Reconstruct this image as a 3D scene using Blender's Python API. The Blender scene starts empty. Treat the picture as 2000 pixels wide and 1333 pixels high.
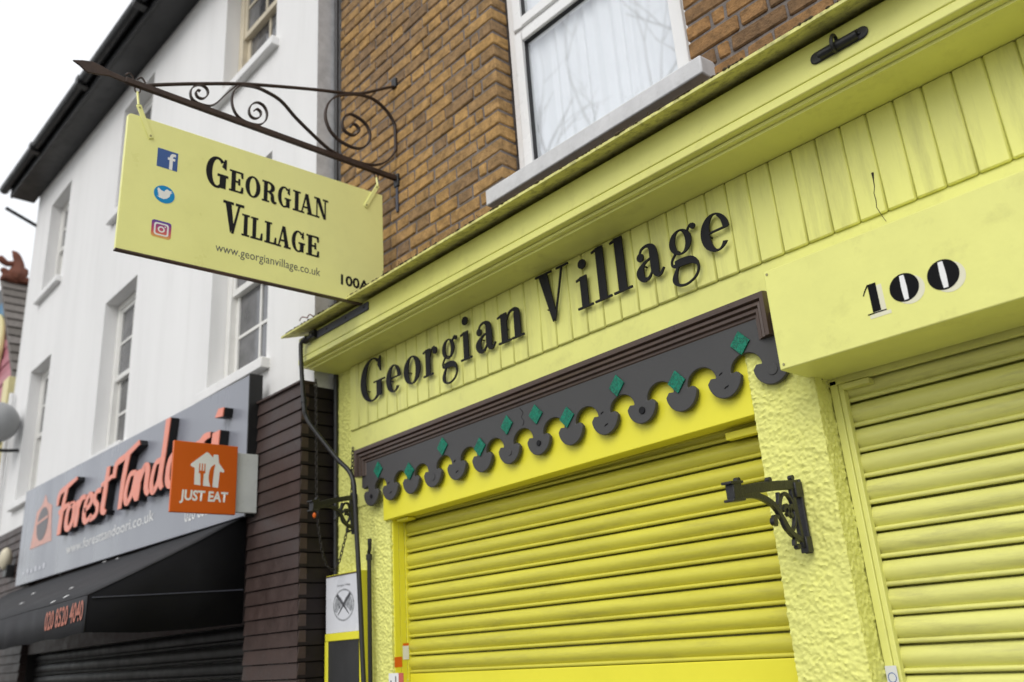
import bpy, bmesh, math, random
from mathutils import Vector, Matrix, noise
random.seed(7)
R = math.radians
S = bpy.context.scene
C = S.collection

# ---------------------------------------------------------------- camera
YAW, PITCH, ROLL, FPX = -0.81106345, 0.33928532, -0.07002889, 1679.5
CAMZ = 1.6
fwd = Vector((math.sin(YAW)*math.cos(PITCH), math.cos(YAW)*math.cos(PITCH), math.sin(PITCH)))
r0 = Vector((math.cos(YAW), -math.sin(YAW), 0)); u0 = r0.cross(fwd)
cr = r0*math.cos(ROLL)+u0*math.sin(ROLL); cu = -r0*math.sin(ROLL)+u0*math.cos(ROLL)
cam = bpy.data.objects.new('camera', bpy.data.cameras.new('camera')); C.objects.link(cam)
M = Matrix((( cr.x, cu.x, -fwd.x, 0), (cr.y, cu.y, -fwd.y, 0), (cr.z, cu.z, -fwd.z, CAMZ), (0, 0, 0, 1)))
cam.matrix_world = M
cam.data.sensor_width = 36; cam.data.lens = FPX*36/2000
cam.data.clip_start = .05; cam.data.clip_end = 2000
cam.data.dof.use_dof = True; cam.data.dof.focus_distance = 2.85; cam.data.dof.aperture_fstop = 2.2
S.camera = cam

# ---------------------------------------------------------------- light
w = bpy.data.worlds.new('World'); S.world = w; w.use_nodes = True
nt = w.node_tree; nt.nodes.clear()
wo = nt.nodes.new('ShaderNodeOutputWorld'); add = nt.nodes.new('ShaderNodeAddShader')
b1 = nt.nodes.new('ShaderNodeBackground'); b2 = nt.nodes.new('ShaderNodeBackground')
sky = nt.nodes.new('ShaderNodeTexSky'); sky.sky_type = 'NISHITA'; sky.sun_disc = False
SUN_EL, SUN_AZ = 40, 162        # azimuth clockwise from +y
sky.sun_elevation = R(SUN_EL); sky.sun_rotation = R(SUN_AZ)
b1.inputs[1].default_value = .05
b2.inputs[0].default_value = (1, .985, .95, 1); b2.inputs[1].default_value = .84   # even cloud cover
nt.links.new(sky.outputs[0], b1.inputs[0]); nt.links.new(b1.outputs[0], add.inputs[0])
nt.links.new(b2.outputs[0], add.inputs[1]); nt.links.new(add.outputs[0], wo.inputs[0])
sun = bpy.data.objects.new('sun', bpy.data.lights.new('sun', 'SUN')); C.objects.link(sun)
sun.data.energy = 1.25; sun.data.angle = R(36); sun.data.color = (1, .975, .93)
sd = Vector((math.sin(R(SUN_AZ))*math.cos(R(SUN_EL)), math.cos(R(SUN_AZ))*math.cos(R(SUN_EL)), math.sin(R(SUN_EL))))
sun.rotation_euler = sd.to_track_quat('Z', 'Y').to_euler()
S.view_settings.view_transform = 'Standard'; S.view_settings.look = 'None'
S.view_settings.exposure = 0.25; S.view_settings.gamma = 1

# ---------------------------------------------------------------- pixels to points
def ray(px, py): return cr*((px-1000)/FPX) - cu*((py-666.5)/FPX) + fwd
def PY(px, py, y):
    d = ray(px, py); p = d*(y/d.y); return Vector((p.x, p.y, p.z+CAMZ))
def PX(px, py, x):
    d = ray(px, py); p = d*(x/d.x); return Vector((p.x, p.y, p.z+CAMZ))
def proj(p):
    q = Vector(p)-Vector((0, 0, CAMZ)); k = q.dot(fwd)
    if k < .1: return (-9999, -9999)
    return (1000+FPX*q.dot(cr)/k, 666.5-FPX*q.dot(cu)/k)

# ---------------------------------------------------------------- materials
MATS = {}
def srgb(r, g, b):
    f = lambda c: (c/255/12.92) if c/255 <= .04045 else ((c/255+.055)/1.055)**2.4
    return (f(r), f(g), f(b), 1)
def mat(name, col, rough=.5, var=.08, vscale=3.0, bump=0, bscale=60, metal=0, spec=.4, dirt=0, dscale=8, dcol=(.05, .045, .03, 1),
        col2=None, streak=False, coat=0, bdetail=4, bdist=.002, dlo=.55, sc3=None):
    m = bpy.data.materials.new(name); m.use_nodes = True; t = m.node_tree; N = t.nodes; Lk = t.links
    p = N['Principled BSDF']
    p.inputs['Roughness'].default_value = rough; p.inputs['Metallic'].default_value = metal
    p.inputs['Specular IOR Level'].default_value = spec; p.inputs['Coat Weight'].default_value = coat
    geo = N.new('ShaderNodeNewGeometry')
    pos = geo.outputs['Position']
    if streak:
        mp = N.new('ShaderNodeMapping'); mp.inputs['Scale'].default_value = sc3 or (1, 1, .12); Lk.new(pos, mp.inputs[0]); spos = mp.outputs[0]
    else: spos = pos
    n1 = N.new('ShaderNodeTexNoise'); n1.inputs['Scale'].default_value = vscale; n1.inputs['Detail'].default_value = 6; n1.inputs['Roughness'].default_value = .65
    Lk.new(spos, n1.inputs['Vector'])
    mr = N.new('ShaderNodeMapRange'); mr.inputs[1].default_value = .3; mr.inputs[2].default_value = .7
    mr.inputs[3].default_value = 1-var; mr.inputs[4].default_value = 1+var*.6; Lk.new(n1.outputs[0], mr.inputs[0])
    mx = N.new('ShaderNodeMix'); mx.data_type = 'RGBA'; mx.blend_type = 'MULTIPLY'; mx.inputs[0].default_value = 1
    if col2:
        cm = N.new('ShaderNodeMix'); cm.data_type = 'RGBA'; cm.inputs[6].default_value = col; cm.inputs[7].default_value = col2
        oi = N.new('ShaderNodeObjectInfo'); ad = N.new('ShaderNodeMath'); ad.operation = 'ADD'; fr = N.new('ShaderNodeMath'); fr.operation = 'FRACT'
        Lk.new(oi.outputs['Random'], ad.inputs[0]); Lk.new(geo.outputs['Random Per Island'], ad.inputs[1]); Lk.new(ad.outputs[0], fr.inputs[0])
        Lk.new(fr.outputs[0], cm.inputs[0]); Lk.new(cm.outputs[2], mx.inputs[6])
    else: mx.inputs[6].default_value = col
    Lk.new(mr.outputs[0], mx.inputs[7])
    outc = mx.outputs[2]
    if dirt:
        n2 = N.new('ShaderNodeTexNoise'); n2.inputs['Scale'].default_value = dscale; n2.inputs['Detail'].default_value = 8; n2.inputs['Roughness'].default_value = .7
        Lk.new(spos, n2.inputs['Vector'])
        m2 = N.new('ShaderNodeMapRange'); m2.inputs[1].default_value = dlo; m2.inputs[2].default_value = dlo+.23; m2.inputs[3].default_value = 0; m2.inputs[4].default_value = dirt
        Lk.new(n2.outputs[0], m2.inputs[0])
        dm = N.new('ShaderNodeMix'); dm.data_type = 'RGBA'; dm.inputs[7].default_value = dcol
        Lk.new(m2.outputs[0], dm.inputs[0]); Lk.new(outc, dm.inputs[6]); outc = dm.outputs[2]
    Lk.new(outc, p.inputs['Base Color'])
    rr = N.new('ShaderNodeMapRange'); rr.inputs[1].default_value = .3; rr.inputs[2].default_value = .7
    rr.inputs[3].default_value = max(.03, rough-.1); rr.inputs[4].default_value = min(1, rough+.12); Lk.new(n1.outputs[0], rr.inputs[0]); Lk.new(rr.outputs[0], p.inputs['Roughness'])
    if bump:
        n3 = N.new('ShaderNodeTexNoise'); n3.inputs['Scale'].default_value = bscale; n3.inputs['Detail'].default_value = bdetail
        Lk.new(pos, n3.inputs['Vector'])
        bp = N.new('ShaderNodeBump'); bp.inputs['Strength'].default_value = bump; bp.inputs['Distance'].default_value = bdist
        Lk.new(n3.outputs[0], bp.inputs['Height']); Lk.new(bp.outputs[0], p.inputs['Normal'])
    MATS[name] = m; return m

PALE = (.735, .735, .225, 1); BRIGHT = (.79, .73, .045, 1)
mat('pale_yellow', PALE, .40, .07, 3.5, .4, 16, bdist=.004, dirt=.26, dscale=9, dcol=(.28, .25, .08, 1))
mat('pale_yellow_streak', PALE, .40, .07, 7, .4, 18, bdist=.004, dlo=.50, dirt=.40, dscale=9, dcol=(.22, .20, .08, 1), streak=True)
mat('lip_yellow', (.70, .68, .23, 1), .6, .15, 12, .4, 60, dlo=.47, dirt=.7, dscale=28, dcol=(.10, .09, .06, 1))
mat('stucco_yellow', (.74, .74, .215, 1), .6, .06, 6, .7, 150, dirt=.12, dscale=14, dcol=(.3, .27, .08, 1))
mat('bright_yellow', BRIGHT, .38, .05, 3, .08, 40, dirt=.08, dscale=6, dcol=(.35, .28, .03, 1))
mat('shutter_bright', (.61, .57, .065, 1), .40, .10, 9, .5, 11, bdist=.006, streak=True, sc3=(.22, 1, 1.6), dlo=.50, dirt=.42, dscale=16, dcol=(.30, .27, .06, 1))
mat('shutter_pale', (.69, .68, .20, 1), .42, .10, 9, .5, 11, bdist=.006, streak=True, sc3=(.22, 1, 1.6), dlo=.50, dirt=.5, dscale=16, dcol=(.25, .23, .10, 1))
mat('sign_yellow', (.83, .82, .32, 1), .35, .04, 4, .05, 30, dirt=.10, dscale=10, dcol=(.4, .38, .14, 1))
mat('brown_moulding', (.070, .043, .031, 1), .35, .2, 9, .25, 120, spec=.5, dirt=.25, dscale=30, dcol=(.14, .12, .11, 1), streak=False)
mat('charcoal_paint', (.055, .054, .055, 1), .5, .12, 5, .2, 90)
mat('letter_black', (.009, .009, .011, 1), .55, .3, 10, .1, 80, spec=.22)
mat('figure_black', (.004, .004, .005, 1), .6, .2, 10, spec=.12)
mat('figure_cream', (.70, .68, .50, 1), .5, .05, 10)
mat('bounce_cut_dark', (.045, .04, .033, 1), .85, .4, 25, .6, 60, dirt=.5, dscale=30, dcol=(.02, .018, .014, 1))
mat('black_iron', (.013, .013, .014, 1), .42, .3, 30, .6, 160, spec=.5)
mat('slate_steel', (.062, .065, .085, 1), .5, .15, 20, .2, 90)
mat('rust_iron', (.055, .036, .027, 1), .5, .35, 25, .5, 120, metal=.3, dirt=.4, dscale=18, dcol=(.10, .045, .02, 1))
mat('brick', (.45, .27, .10, 1), .85, .5, 22, 1, 110, spec=.2, col2=(.24, .155, .085, 1), dirt=.75, dscale=45, dcol=(.11, .06, .035, 1), bdist=.004)
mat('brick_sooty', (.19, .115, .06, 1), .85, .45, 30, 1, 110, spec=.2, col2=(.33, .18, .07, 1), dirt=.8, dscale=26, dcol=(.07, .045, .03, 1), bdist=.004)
mat('mortar', (.19, .165, .15, 1), .9, .3, 30, .9, 150, spec=.1, dirt=.4, dscale=40, bdist=.004)
mat('upvc_white', (.80, .80, .80, 1), .3, .03, 4, dirt=.08, dscale=14, dcol=(.3, .3, .28, 1))
mat('seal_black', (.02, .02, .022, 1), .6)
mat('sill_paint', (.60, .60, .61, 1), .6, .12, 14, .4, 60, dirt=.35, dscale=20, dcol=(.20, .19, .17, 1))
mat('white_render', (.79, .785, .78, 1), .7, .05, 1.5, .25, 25, dlo=.48, dirt=.16, dscale=4, dcol=(.45, .44, .42, 1), streak=True)
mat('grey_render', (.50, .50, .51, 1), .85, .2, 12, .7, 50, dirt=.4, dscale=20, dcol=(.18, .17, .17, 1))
mat('sash_white', (.74, .73, .70, 1), .45, .06, 9)
mat('sash_cream', (.62, .55, .42, 1), .5, .1, 9)
mat('dark_glass', (.13, .13, .135, 1), .06, .7, 3, spec=.9)
mat('eaves_black', (.011, .011, .012, 1), .42, .3, 7, .2, 40, spec=.45)
mat('roof_slate', (.06, .06, .065, 1), .7, .3, 8, .5, 30)
mat('shaded_return_board', (.014, .010, .010, 1), .6, .3, 14, .4, 60, spec=.2)  # brown board colour darkened, the shade on the return face painted in
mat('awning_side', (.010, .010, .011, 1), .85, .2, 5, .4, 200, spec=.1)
mat('brown_board', (.046, .029, .025, 1), .55, .25, 14, .4, 60, dirt=.35, dscale=30, dcol=(.10, .08, .075, 1), col2=(.058, .036, .031, 1))
mat('sign_grey', (.24, .25, .29, 1), .3, .05, 2, dirt=.14, dscale=2.5, dcol=(.16, .17, .21, 1), streak=True)
mat('sign_edge', (.008, .008, .009, 1), .45)
mat('coral', (.80, .26, .175, 1), .4, .12, 20, dirt=.35, dscale=30, dcol=(.62, .09, .03, 1))
mat('coral_dull', (.40, .135, .09, 1), .6, .2, 20)
mat('crest_pink', (.66, .36, .30, 1), .5, .2, 20)
mat('crest_grey', (.16, .15, .16, 1), .5, .3, 30)
mat('print_white', (.78, .78, .77, 1), .45, .04, 8)
mat('print_pale', (.50, .51, .56, 1), .45, .04, 8)
mat('awning_cloth', (.030, .030, .033, 1), .75, .2, 5, .4, 200, spec=.25, dirt=.25, dscale=5, dcol=(.085, .08, .085, 1))
mat('dark_shutter', (.012, .011, .011, 1), .5, .3, 10)
mat('orange_print', (.60, .105, .004, 1), .4, .05, 3)
mat('box_white', (.60, .62, .60, 1), .5, .08, 6, dirt=.3, dscale=14, dcol=(.3, .29, .25, 1))
mat('green_glitter', (.0, .19, .115, 1), .4, .7, 130, 1.0, 260, spec=.35, bdist=.004)
mat('fb_blue', (.045, .105, .30, 1), .4, .05); mat('tw_blue', (.0, .245, .56, 1), .4, .05)
mat('poster_paper', (.68, .69, .73, 1), .25, .04, 6)
mat('poster_ink', (.10, .10, .11, 1), .5, .9, 60); mat('poster_grey', (.36, .37, .39, 1), .5, .6, 70)
mat('chalkboard', (.032, .032, .033, 1), .6, .2, 8, dirt=.25, dscale=18, dcol=(.09, .09, .09, 1))
mat('label_orange', (.75, .14, .01, 1), .4); mat('label_red', (.55, .12, .09, 1), .5); mat('ink_blue', (.06, .13, .4, 1), .5)
mat('terracotta', (.16, .055, .032, 1), .8, .3, 20, .5, 60)
mat('tile_grey', (.14, .125, .11, 1), .8, .3, 20, .5, 60, col2=(.20, .18, .165, 1))
mat('pub_pink', (.42, .13, .17, 1), .6, .15, 10, col2=(.55, .25, .28, 1)); mat('pub_blue', (.03, .16, .30, 1), .5); mat('pub_cream', (.74, .66, .34, 1), .5)
mat('globe_grey', (.34, .345, .35, 1), .35, .05); mat('lamp_beige', (.62, .56, .42, 1), .5, .15, 10)
mat('curtain_white', (.85, .85, .86, 1), .9, .03, 6, spec=.1)
mat('room_grey', (.35, .35, .36, 1), .9)
mat('paving', (.20, .195, .19, 1), .85, .15, 4, .5, 30, col2=(.24, .235, .23, 1)); mat('asphalt', (.05, .05, .052, 1), .85, .2, 8, .6, 120); mat('kerb_stone', (.30, .29, .28, 1), .8, .15, 8, .4, 40)
mat('bark', (.06, .05, .042, 1), .9, .3, 20, .6, 60); mat('leaf_litter', (.075, .055, .03, 1), .9, .4, 90)
mat('screw_metal', (.35, .33, .16, 1), .35, .2, 40, metal=.6)
mat('chain_iron', (.03, .026, .024, 1), .5, .3, 60, metal=.5)
mat('cobweb_dark', (.028, .022, .017, 1), .9, .4, 60)
# glazing: thin pane that reflects by Fresnel and lets the rest through
g = bpy.data.materials.new('glass_pane'); g.use_nodes = True; t = g.node_tree; t.nodes.clear()
o_ = t.nodes.new('ShaderNodeOutputMaterial'); mxs = t.nodes.new('ShaderNodeMixShader'); tr = t.nodes.new('ShaderNodeBsdfTransparent'); gl = t.nodes.new('ShaderNodeBsdfGlossy')
gl.inputs['Roughness'].default_value = .015; gl.inputs['Color'].default_value = (.95, .97, 1, 1); tr.inputs[0].default_value = (.93, .95, .96, 1)
lw = t.nodes.new('ShaderNodeLayerWeight'); lw.inputs[0].default_value = .5
pw_ = t.nodes.new('ShaderNodeMath'); pw_.operation = 'POWER'; pw_.inputs[1].default_value = 5
mu_ = t.nodes.new('ShaderNodeMath'); mu_.operation = 'MULTIPLY_ADD'; mu_.inputs[1].default_value = .74; mu_.inputs[2].default_value = .26
t.links.new(lw.outputs['Facing'], pw_.inputs[0]); t.links.new(pw_.outputs[0], mu_.inputs[0]); t.links.new(mu_.outputs[0], mxs.inputs[0])
t.links.new(tr.outputs[0], mxs.inputs[1]); t.links.new(gl.outputs[0], mxs.inputs[2]); t.links.new(mxs.outputs[0], o_.inputs[0])
MATS['glass_pane'] = g
# colour gradient print of the camera icon
g = bpy.data.materials.new('icon_gradient'); g.use_nodes = True; t = g.node_tree; p = t.nodes['Principled BSDF']; p.inputs['Roughness'].default_value = .4
ge = t.nodes.new('ShaderNodeNewGeometry'); sx = t.nodes.new('ShaderNodeSeparateXYZ'); rm = t.nodes.new('ShaderNodeMapRange'); rp = t.nodes.new('ShaderNodeValToRGB')
t.links.new(ge.outputs['Position'], sx.inputs[0]); t.links.new(sx.outputs['Z'], rm.inputs[0]); t.links.new(rm.outputs[0], rp.inputs[0]); t.links.new(rp.outputs[0], p.inputs['Base Color'])
rp.color_ramp.elements[0].color = (.72, .42, .10, 1); rp.color_ramp.elements[1].color = (.06, .05, .33, 1)
for q_, c_ in ((.3, (.62, .11, .10, 1)), (.6, (.40, .05, .17, 1))): e_ = rp.color_ramp.elements.new(q_); e_.color = c_
ICON_RANGE = rm; MATS['icon_gradient'] = g

# ---------------------------------------------------------------- mesh helpers
class MB:
    def __init__(s): s.v = []; s.f = []
    def quadv(s, pts):
        n = len(s.v); s.v += [Vector(p) for p in pts]; s.f.append(tuple(range(n, n+len(pts)))); return s
    def box(s, x0, x1, y0, y1, z0, z1):
        n = len(s.v); s.v += [Vector(p) for p in ((x0,y0,z0),(x1,y0,z0),(x1,y1,z0),(x0,y1,z0),(x0,y0,z1),(x1,y0,z1),(x1,y1,z1),(x0,y1,z1))]
        s.f += [tuple(n+i for i in q) for q in ((0,1,5,4),(1,2,6,5),(2,3,7,6),(3,0,4,7),(4,5,6,7),(3,2,1,0))]; return s
    def hexa(s, a, b):      # two quads (front, back) joined to a solid
        n = len(s.v); s.v += [Vector(p) for p in list(a)+list(b)]
        s.f += [(n,n+1,n+2,n+3),(n+7,n+6,n+5,n+4)]+[(n+i,n+4+i,n+4+(i+1)%4,n+(i+1)%4) for i in range(4)]; return s
    def prism(s, poly, fmap, d0, d1):     # 2D outline, fmap(u,v,d) -> point
        n = len(s.v); k = len(poly)
        s.v += [fmap(u, v, d0) for u, v in poly]+[fmap(u, v, d1) for u, v in poly]
        s.f += [tuple(range(n, n+k)), tuple(range(n+2*k-1, n+k-1, -1))]
        s.f += [(n+i, n+k+i, n+k+(i+1) % k, n+(i+1) % k) for i in range(k)]; return s
    def ribbon(s, pairs, fmap, d0, d1, closed=False):
        n = len(s.v); k = len(pairs)
        for (a, b) in pairs:
            s.v += [fmap(a[0], a[1], d0), fmap(b[0], b[1], d0), fmap(a[0], a[1], d1), fmap(b[0], b[1], d1)]
        for i in range(k if closed else k-1):
            p = n+4*i; q = n+4*((i+1) % k)
            s.f += [(p, q, q+1, p+1), (p+3, q+3, q+2, p+2), (p+2, q+2, q, p), (p+1, q+1, q+3, p+3)]
        if not closed:
            e = n+4*(k-1); s.f += [(n, n+1, n+3, n+2), (e+2, e+3, e+1, e)]
        return s
    def tube(s, path, rad, seg=8, closed=False, cap=True):
        path = [Vector(p) for p in path]; k = len(path); n = len(s.v)
        rads = rad if isinstance(rad, (list, tuple)) else [rad]*k
        prev = None
        for i, p in enumerate(path):
            if closed: tg = (path[(i+1) % k]-path[i-1]).normalized()
            else: tg = (path[min(i+1, k-1)]-path[max(i-1, 0)]).normalized()
            if prev is None:
                a = tg.orthogonal().normalized()
            else:
                a = (prev-tg*prev.dot(tg)); a = a.normalized() if a.length > 1e-6 else tg.orthogonal().normalized()
            prev = a; b = tg.cross(a)
            s.v += [p+(a*math.cos(2*math.pi*j/seg)+b*math.sin(2*math.pi*j/seg))*rads[i] for j in range(seg)]
        for i in range(k if closed else k-1):
            for j in range(seg):
                A = n+i*seg; B = n+((i+1) % k)*seg
                s.f.append((A+j, A+(j+1) % seg, B+(j+1) % seg, B+j))
        if cap and not closed:
            s.f.append(tuple(n+j for j in reversed(range(seg)))); s.f.append(tuple(n+(k-1)*seg+j for j in range(seg)))
        return s
    def profile_x(s, prof, x0, x1, closed=True):   # (y,z) outline swept along x
        n = len(s.v); k = len(prof)
        s.v += [Vector((x0, y, z)) for y, z in prof]+[Vector((x1, y, z)) for y, z in prof]
        for i in range(k if closed else k-1): s.f.append((n+i, n+(i+1) % k, n+k+(i+1) % k, n+k+i))
        if closed: s.f += [tuple(range(n, n+k)), tuple(range(n+2*k-1, n+k-1, -1))]
        return s
    def disc(s, c, n_, rad, th, seg=14):
        c = Vector(c); n_ = Vector(n_).normalized(); return s.tube([c, c+n_*th], rad, seg)
    def ball(s, c, rad, seg=12, rings=8, sc=(1, 1, 1)):
        c = Vector(c); n = len(s.v)
        for i in range(rings+1):
            th = math.pi*i/rings
            for j in range(seg):
                ph = 2*math.pi*j/seg
                s.v.append(c+Vector((rad*sc[0]*math.sin(th)*math.cos(ph), rad*sc[1]*math.sin(th)*math.sin(ph), rad*sc[2]*math.cos(th))))
        for i in range(rings):
            for j in range(seg): s.f.append((n+i*seg+j, n+(i+1)*seg+j, n+(i+1)*seg+(j+1) % seg, n+i*seg+(j+1) % seg))
        return s

ROOT = {}
def rootloc(o):
    while o.parent: o = o.parent
    return ROOT.get(o.name, Vector((0, 0, 0)))
def meshof(name, mb, m, off=Vector((0, 0, 0)), smooth=False, ang=40):
    me = bpy.data.meshes.new(name); me.from_pydata([tuple(v-off) for v in mb.v], [], mb.f)
    bm = bmesh.new(); bm.from_mesh(me); bmesh.ops.remove_doubles(bm, verts=bm.verts, dist=1e-6); bmesh.ops.recalc_face_normals(bm, faces=bm.faces); bm.to_mesh(me); bm.free()
    me.materials.append(MATS[m])
    if smooth: me.shade_smooth(); me.set_sharp_from_angle(angle=R(ang))
    return me
def thing(name, label, cat, loc, group=None):
    o = bpy.data.objects.new(name, None); C.objects.link(o); o.location = loc; o.empty_display_size = .1
    o['label'] = label; o['category'] = cat
    if group: o['group'] = group
    ROOT[o.name] = Vector(loc); return o
def part(name, mb, m, parent, smooth=False, bev=0, seg=2, ang=40, kind=None, label=None):
    me = meshof(name, mb, m, rootloc(parent), smooth or bev > 0, ang)
    o = bpy.data.objects.new(name, me); C.objects.link(o); o.parent = parent
    if bev:
        b = o.modifiers.new('bevel', 'BEVEL'); b.width = bev; b.segments = seg; b.limit_method = 'ANGLE'; b.angle_limit = R(35)
    if kind: o['kind'] = kind
    if label: o['label'] = label
    return o
def single(name, mb, m, label, cat, loc=None, smooth=False, bev=0, group=None, kind=None):
    loc = Vector(loc) if loc is not None else sum(mb.v, Vector())/len(mb.v)
    o = bpy.data.objects.new(name, meshof(name, mb, m, loc, smooth or bev > 0)); C.objects.link(o); o.location = loc; ROOT[o.name] = loc
    if bev:
        b = o.modifiers.new('bevel', 'BEVEL'); b.width = bev; b.segments = 2; b.limit_method = 'ANGLE'; b.angle_limit = R(35)
    if kind: o['kind'] = kind
    else:
        o['label'] = label; o['category'] = cat
        if group: o['group'] = group
    return o
def linked(name, me, parent, loc, bev=0, scale=None, rot=None):       # alike pieces share mesh data
    o = bpy.data.objects.new(name, me); C.objects.link(o); o.parent = parent; o.location = Vector(loc)-rootloc(parent)
    if scale: o.scale = scale
    if rot: o.rotation_euler = rot
    if bev:
        b = o.modifiers.new('bevel', 'BEVEL'); b.width = bev; b.segments = 1; b.limit_method = 'ANGLE'; b.angle_limit = R(35)
    return o
def catmull(pts, n=6, closed=False):
    out = []; k = len(pts); P = [Vector(p) for p in pts]
    for i in range(k if closed else k-1):
        g_ = (lambda j: P[j % k]) if closed else (lambda j: P[min(max(j, 0), k-1)])
        a, b, c, d = g_(i-1), g_(i), g_(i+1), g_(i+2)
        for q in range(n):
            t_ = q/n
            out.append(.5*((2*b)+(c-a)*t_+(2*a-5*b+4*c-d)*t_*t_+(3*b-a-3*c+d)*t_**3))
    if not closed: out.append(P[-1])
    return out
fx = lambda y0: (lambda u, v, d: Vector((u, y0-d, v)))           # facade plane, depth towards the street
sy = lambda x0: (lambda u, v, d: Vector((x0+d, u, v)))           # plane facing +x, u along +y

# ---------------------------------------------------------------- lettering: each glyph a list of ribbons in a box of cap height 1
def ell(cx, cy, a, b, t_): return (cx+a*math.cos(t_), cy+b*math.sin(t_))
def ring(cx, cy, a, b, cx2, cy2, a2, b2, t0=0, t1=360, n=36):
    cl = abs(t1-t0) >= 360
    pr = []
    for i in range(n+(0 if cl else 1)):
        t_ = R(t0+(t1-t0)*i/n); pr.append((ell(cx, cy, a, b, t_), ell(cx2, cy2, a2, b2, t_)))
    return (pr, cl)
def rect(x0, x1, y0, y1): return ([((x0, y0), (x0, y1)), ((x1, y0), (x1, y1))], False)
def quad(a, b, c, d): return ([(a, b), (d, c)], False)
def dot(cx, cy, rx, ry=None, n=14):
    ry = ry or rx; return ([((cx+rx*math.cos(math.pi*i/n), cy+ry*math.sin(math.pi*i/n)+1e-4), (cx+rx*math.cos(math.pi*i/n), cy-ry*math.sin(math.pi*i/n)-1e-4)) for i in range(n+1)], False)
def brush(pts, ws, n=8):
    p3 = catmull([(x, y, w_) for (x, y), w_ in zip(pts, ws)], n); out = []
    for i, q in enumerate(p3):
        a = p3[max(i-1, 0)]; b = p3[min(i+1, len(p3)-1)]; d = Vector((b.x-a.x, b.y-a.y)); d = d.normalized() if d.length > 1e-9 else Vector((1, 0))
        nx, ny = -d.y, d.x; h = q.z/2
        out.append(((q.x+nx*h, q.y+ny*h), (q.x-nx*h, q.y-ny*h)))
    return (out, False)
T = .035
def flag(x, y): return quad((x-.11, y-.07), (x-.11, y-.035), (x+.02, y), (x+.02, y-.05))
DID = {
 'G': (.80, [ring(.40, .5, .40, .515, .415, .5, .235, .485, 52, 322), rect(.55, .71, .06, .40), rect(.45, .82, .40, .43), quad((.585, .80), (.655, .99), (.69, .99), (.69, .62))]),
 'e': (.52, [ring(.26, .3, .26, .318, .285, .3, .125, .29, 3, 318), rect(.12, .50, .305, .335), ring(.26, .3, .26, .318, .23, .3, .19, .29, 3, 60)]),
 'o': (.54, [ring(.27, .3, .27, .318, .27, .3, .125, .292)]),
 'r': (.50, [rect(.09, .25, 0, .6), rect(0, .35, -.004, T), flag(.11, .6), brush([(.25, .42), (.31, .55), (.42, .585)], [.03, .035, .05]), dot(.435, .505, .075, .08)]),
 'g': (.58, [ring(.25, .40, .22, .215, .25, .40, .105, .19), brush([(.40, .53), (.46, .60), (.51, .615)], [.03, .03, .04]), dot(.525, .575, .05), brush([(.12, .23), (.04, .13), (.05, .04), (.16, .03)], [.03, .03, .04, .1]),
        brush([(.10, .05), (.25, .055), (.42, .03), (.52, -.06)], [.12, .13, .12, .06]), brush([(.515, -.05), (.53, -.15), (.45, -.27), (.27, -.335), (.11, -.30), (.06, -.20), (.10, -.08), (.16, .01)], [.05, .035, .03, .03, .05, .10, .06, .03])]),
 'i': (.36, [rect(.10, .26, 0, .6), rect(0, .36, -.004, T), flag(.12, .6), dot(.18, .83, .09)]),
 'a': (.58, [brush([(.10, .48), (.15, .57), (.26, .6), (.36, .54), (.385, .40), (.385, .12)], [.03, .035, .05, .12, .16, .16]), dot(.115, .44, .07, .075), brush([(.32, .36), (.18, .31), (.085, .18), (.13, .045), (.24, .03), (.32, .12)], [.03, .05, .15, .10, .05, .03]), brush([(.385, .14), (.42, .04), (.49, .03), (.56, .11)], [.16, .10, .05, .03])]),
 'n': (.68, [rect(.08, .24, 0, .6), rect(0, .33, -.004, T), flag(.10, .6), rect(.44, .60, 0, .44), rect(.36, .68, -.004, T), brush([(.23, .42), (.32, .56), (.44, .59), (.51, .54), (.52, .42)], [.03, .035, .06, .13, .16])]),
 'V': (.86, [quad((.36, 0), (.08, .99), (.30, .99), (.46, .12)), quad((.40, .0), (.66, .99), (.70, .99), (.425, .0)), rect(0, .42, .965, 1.0), rect(.54, .84, .965, 1.0)]),
 'l': (.36, [rect(.10, .26, 0, 1.0), rect(0, .36, -.004, T), flag(.12, 1.0)]),
}
def slabs(x0, x1, y): return rect(x0, x1, y, y+.085)
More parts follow.
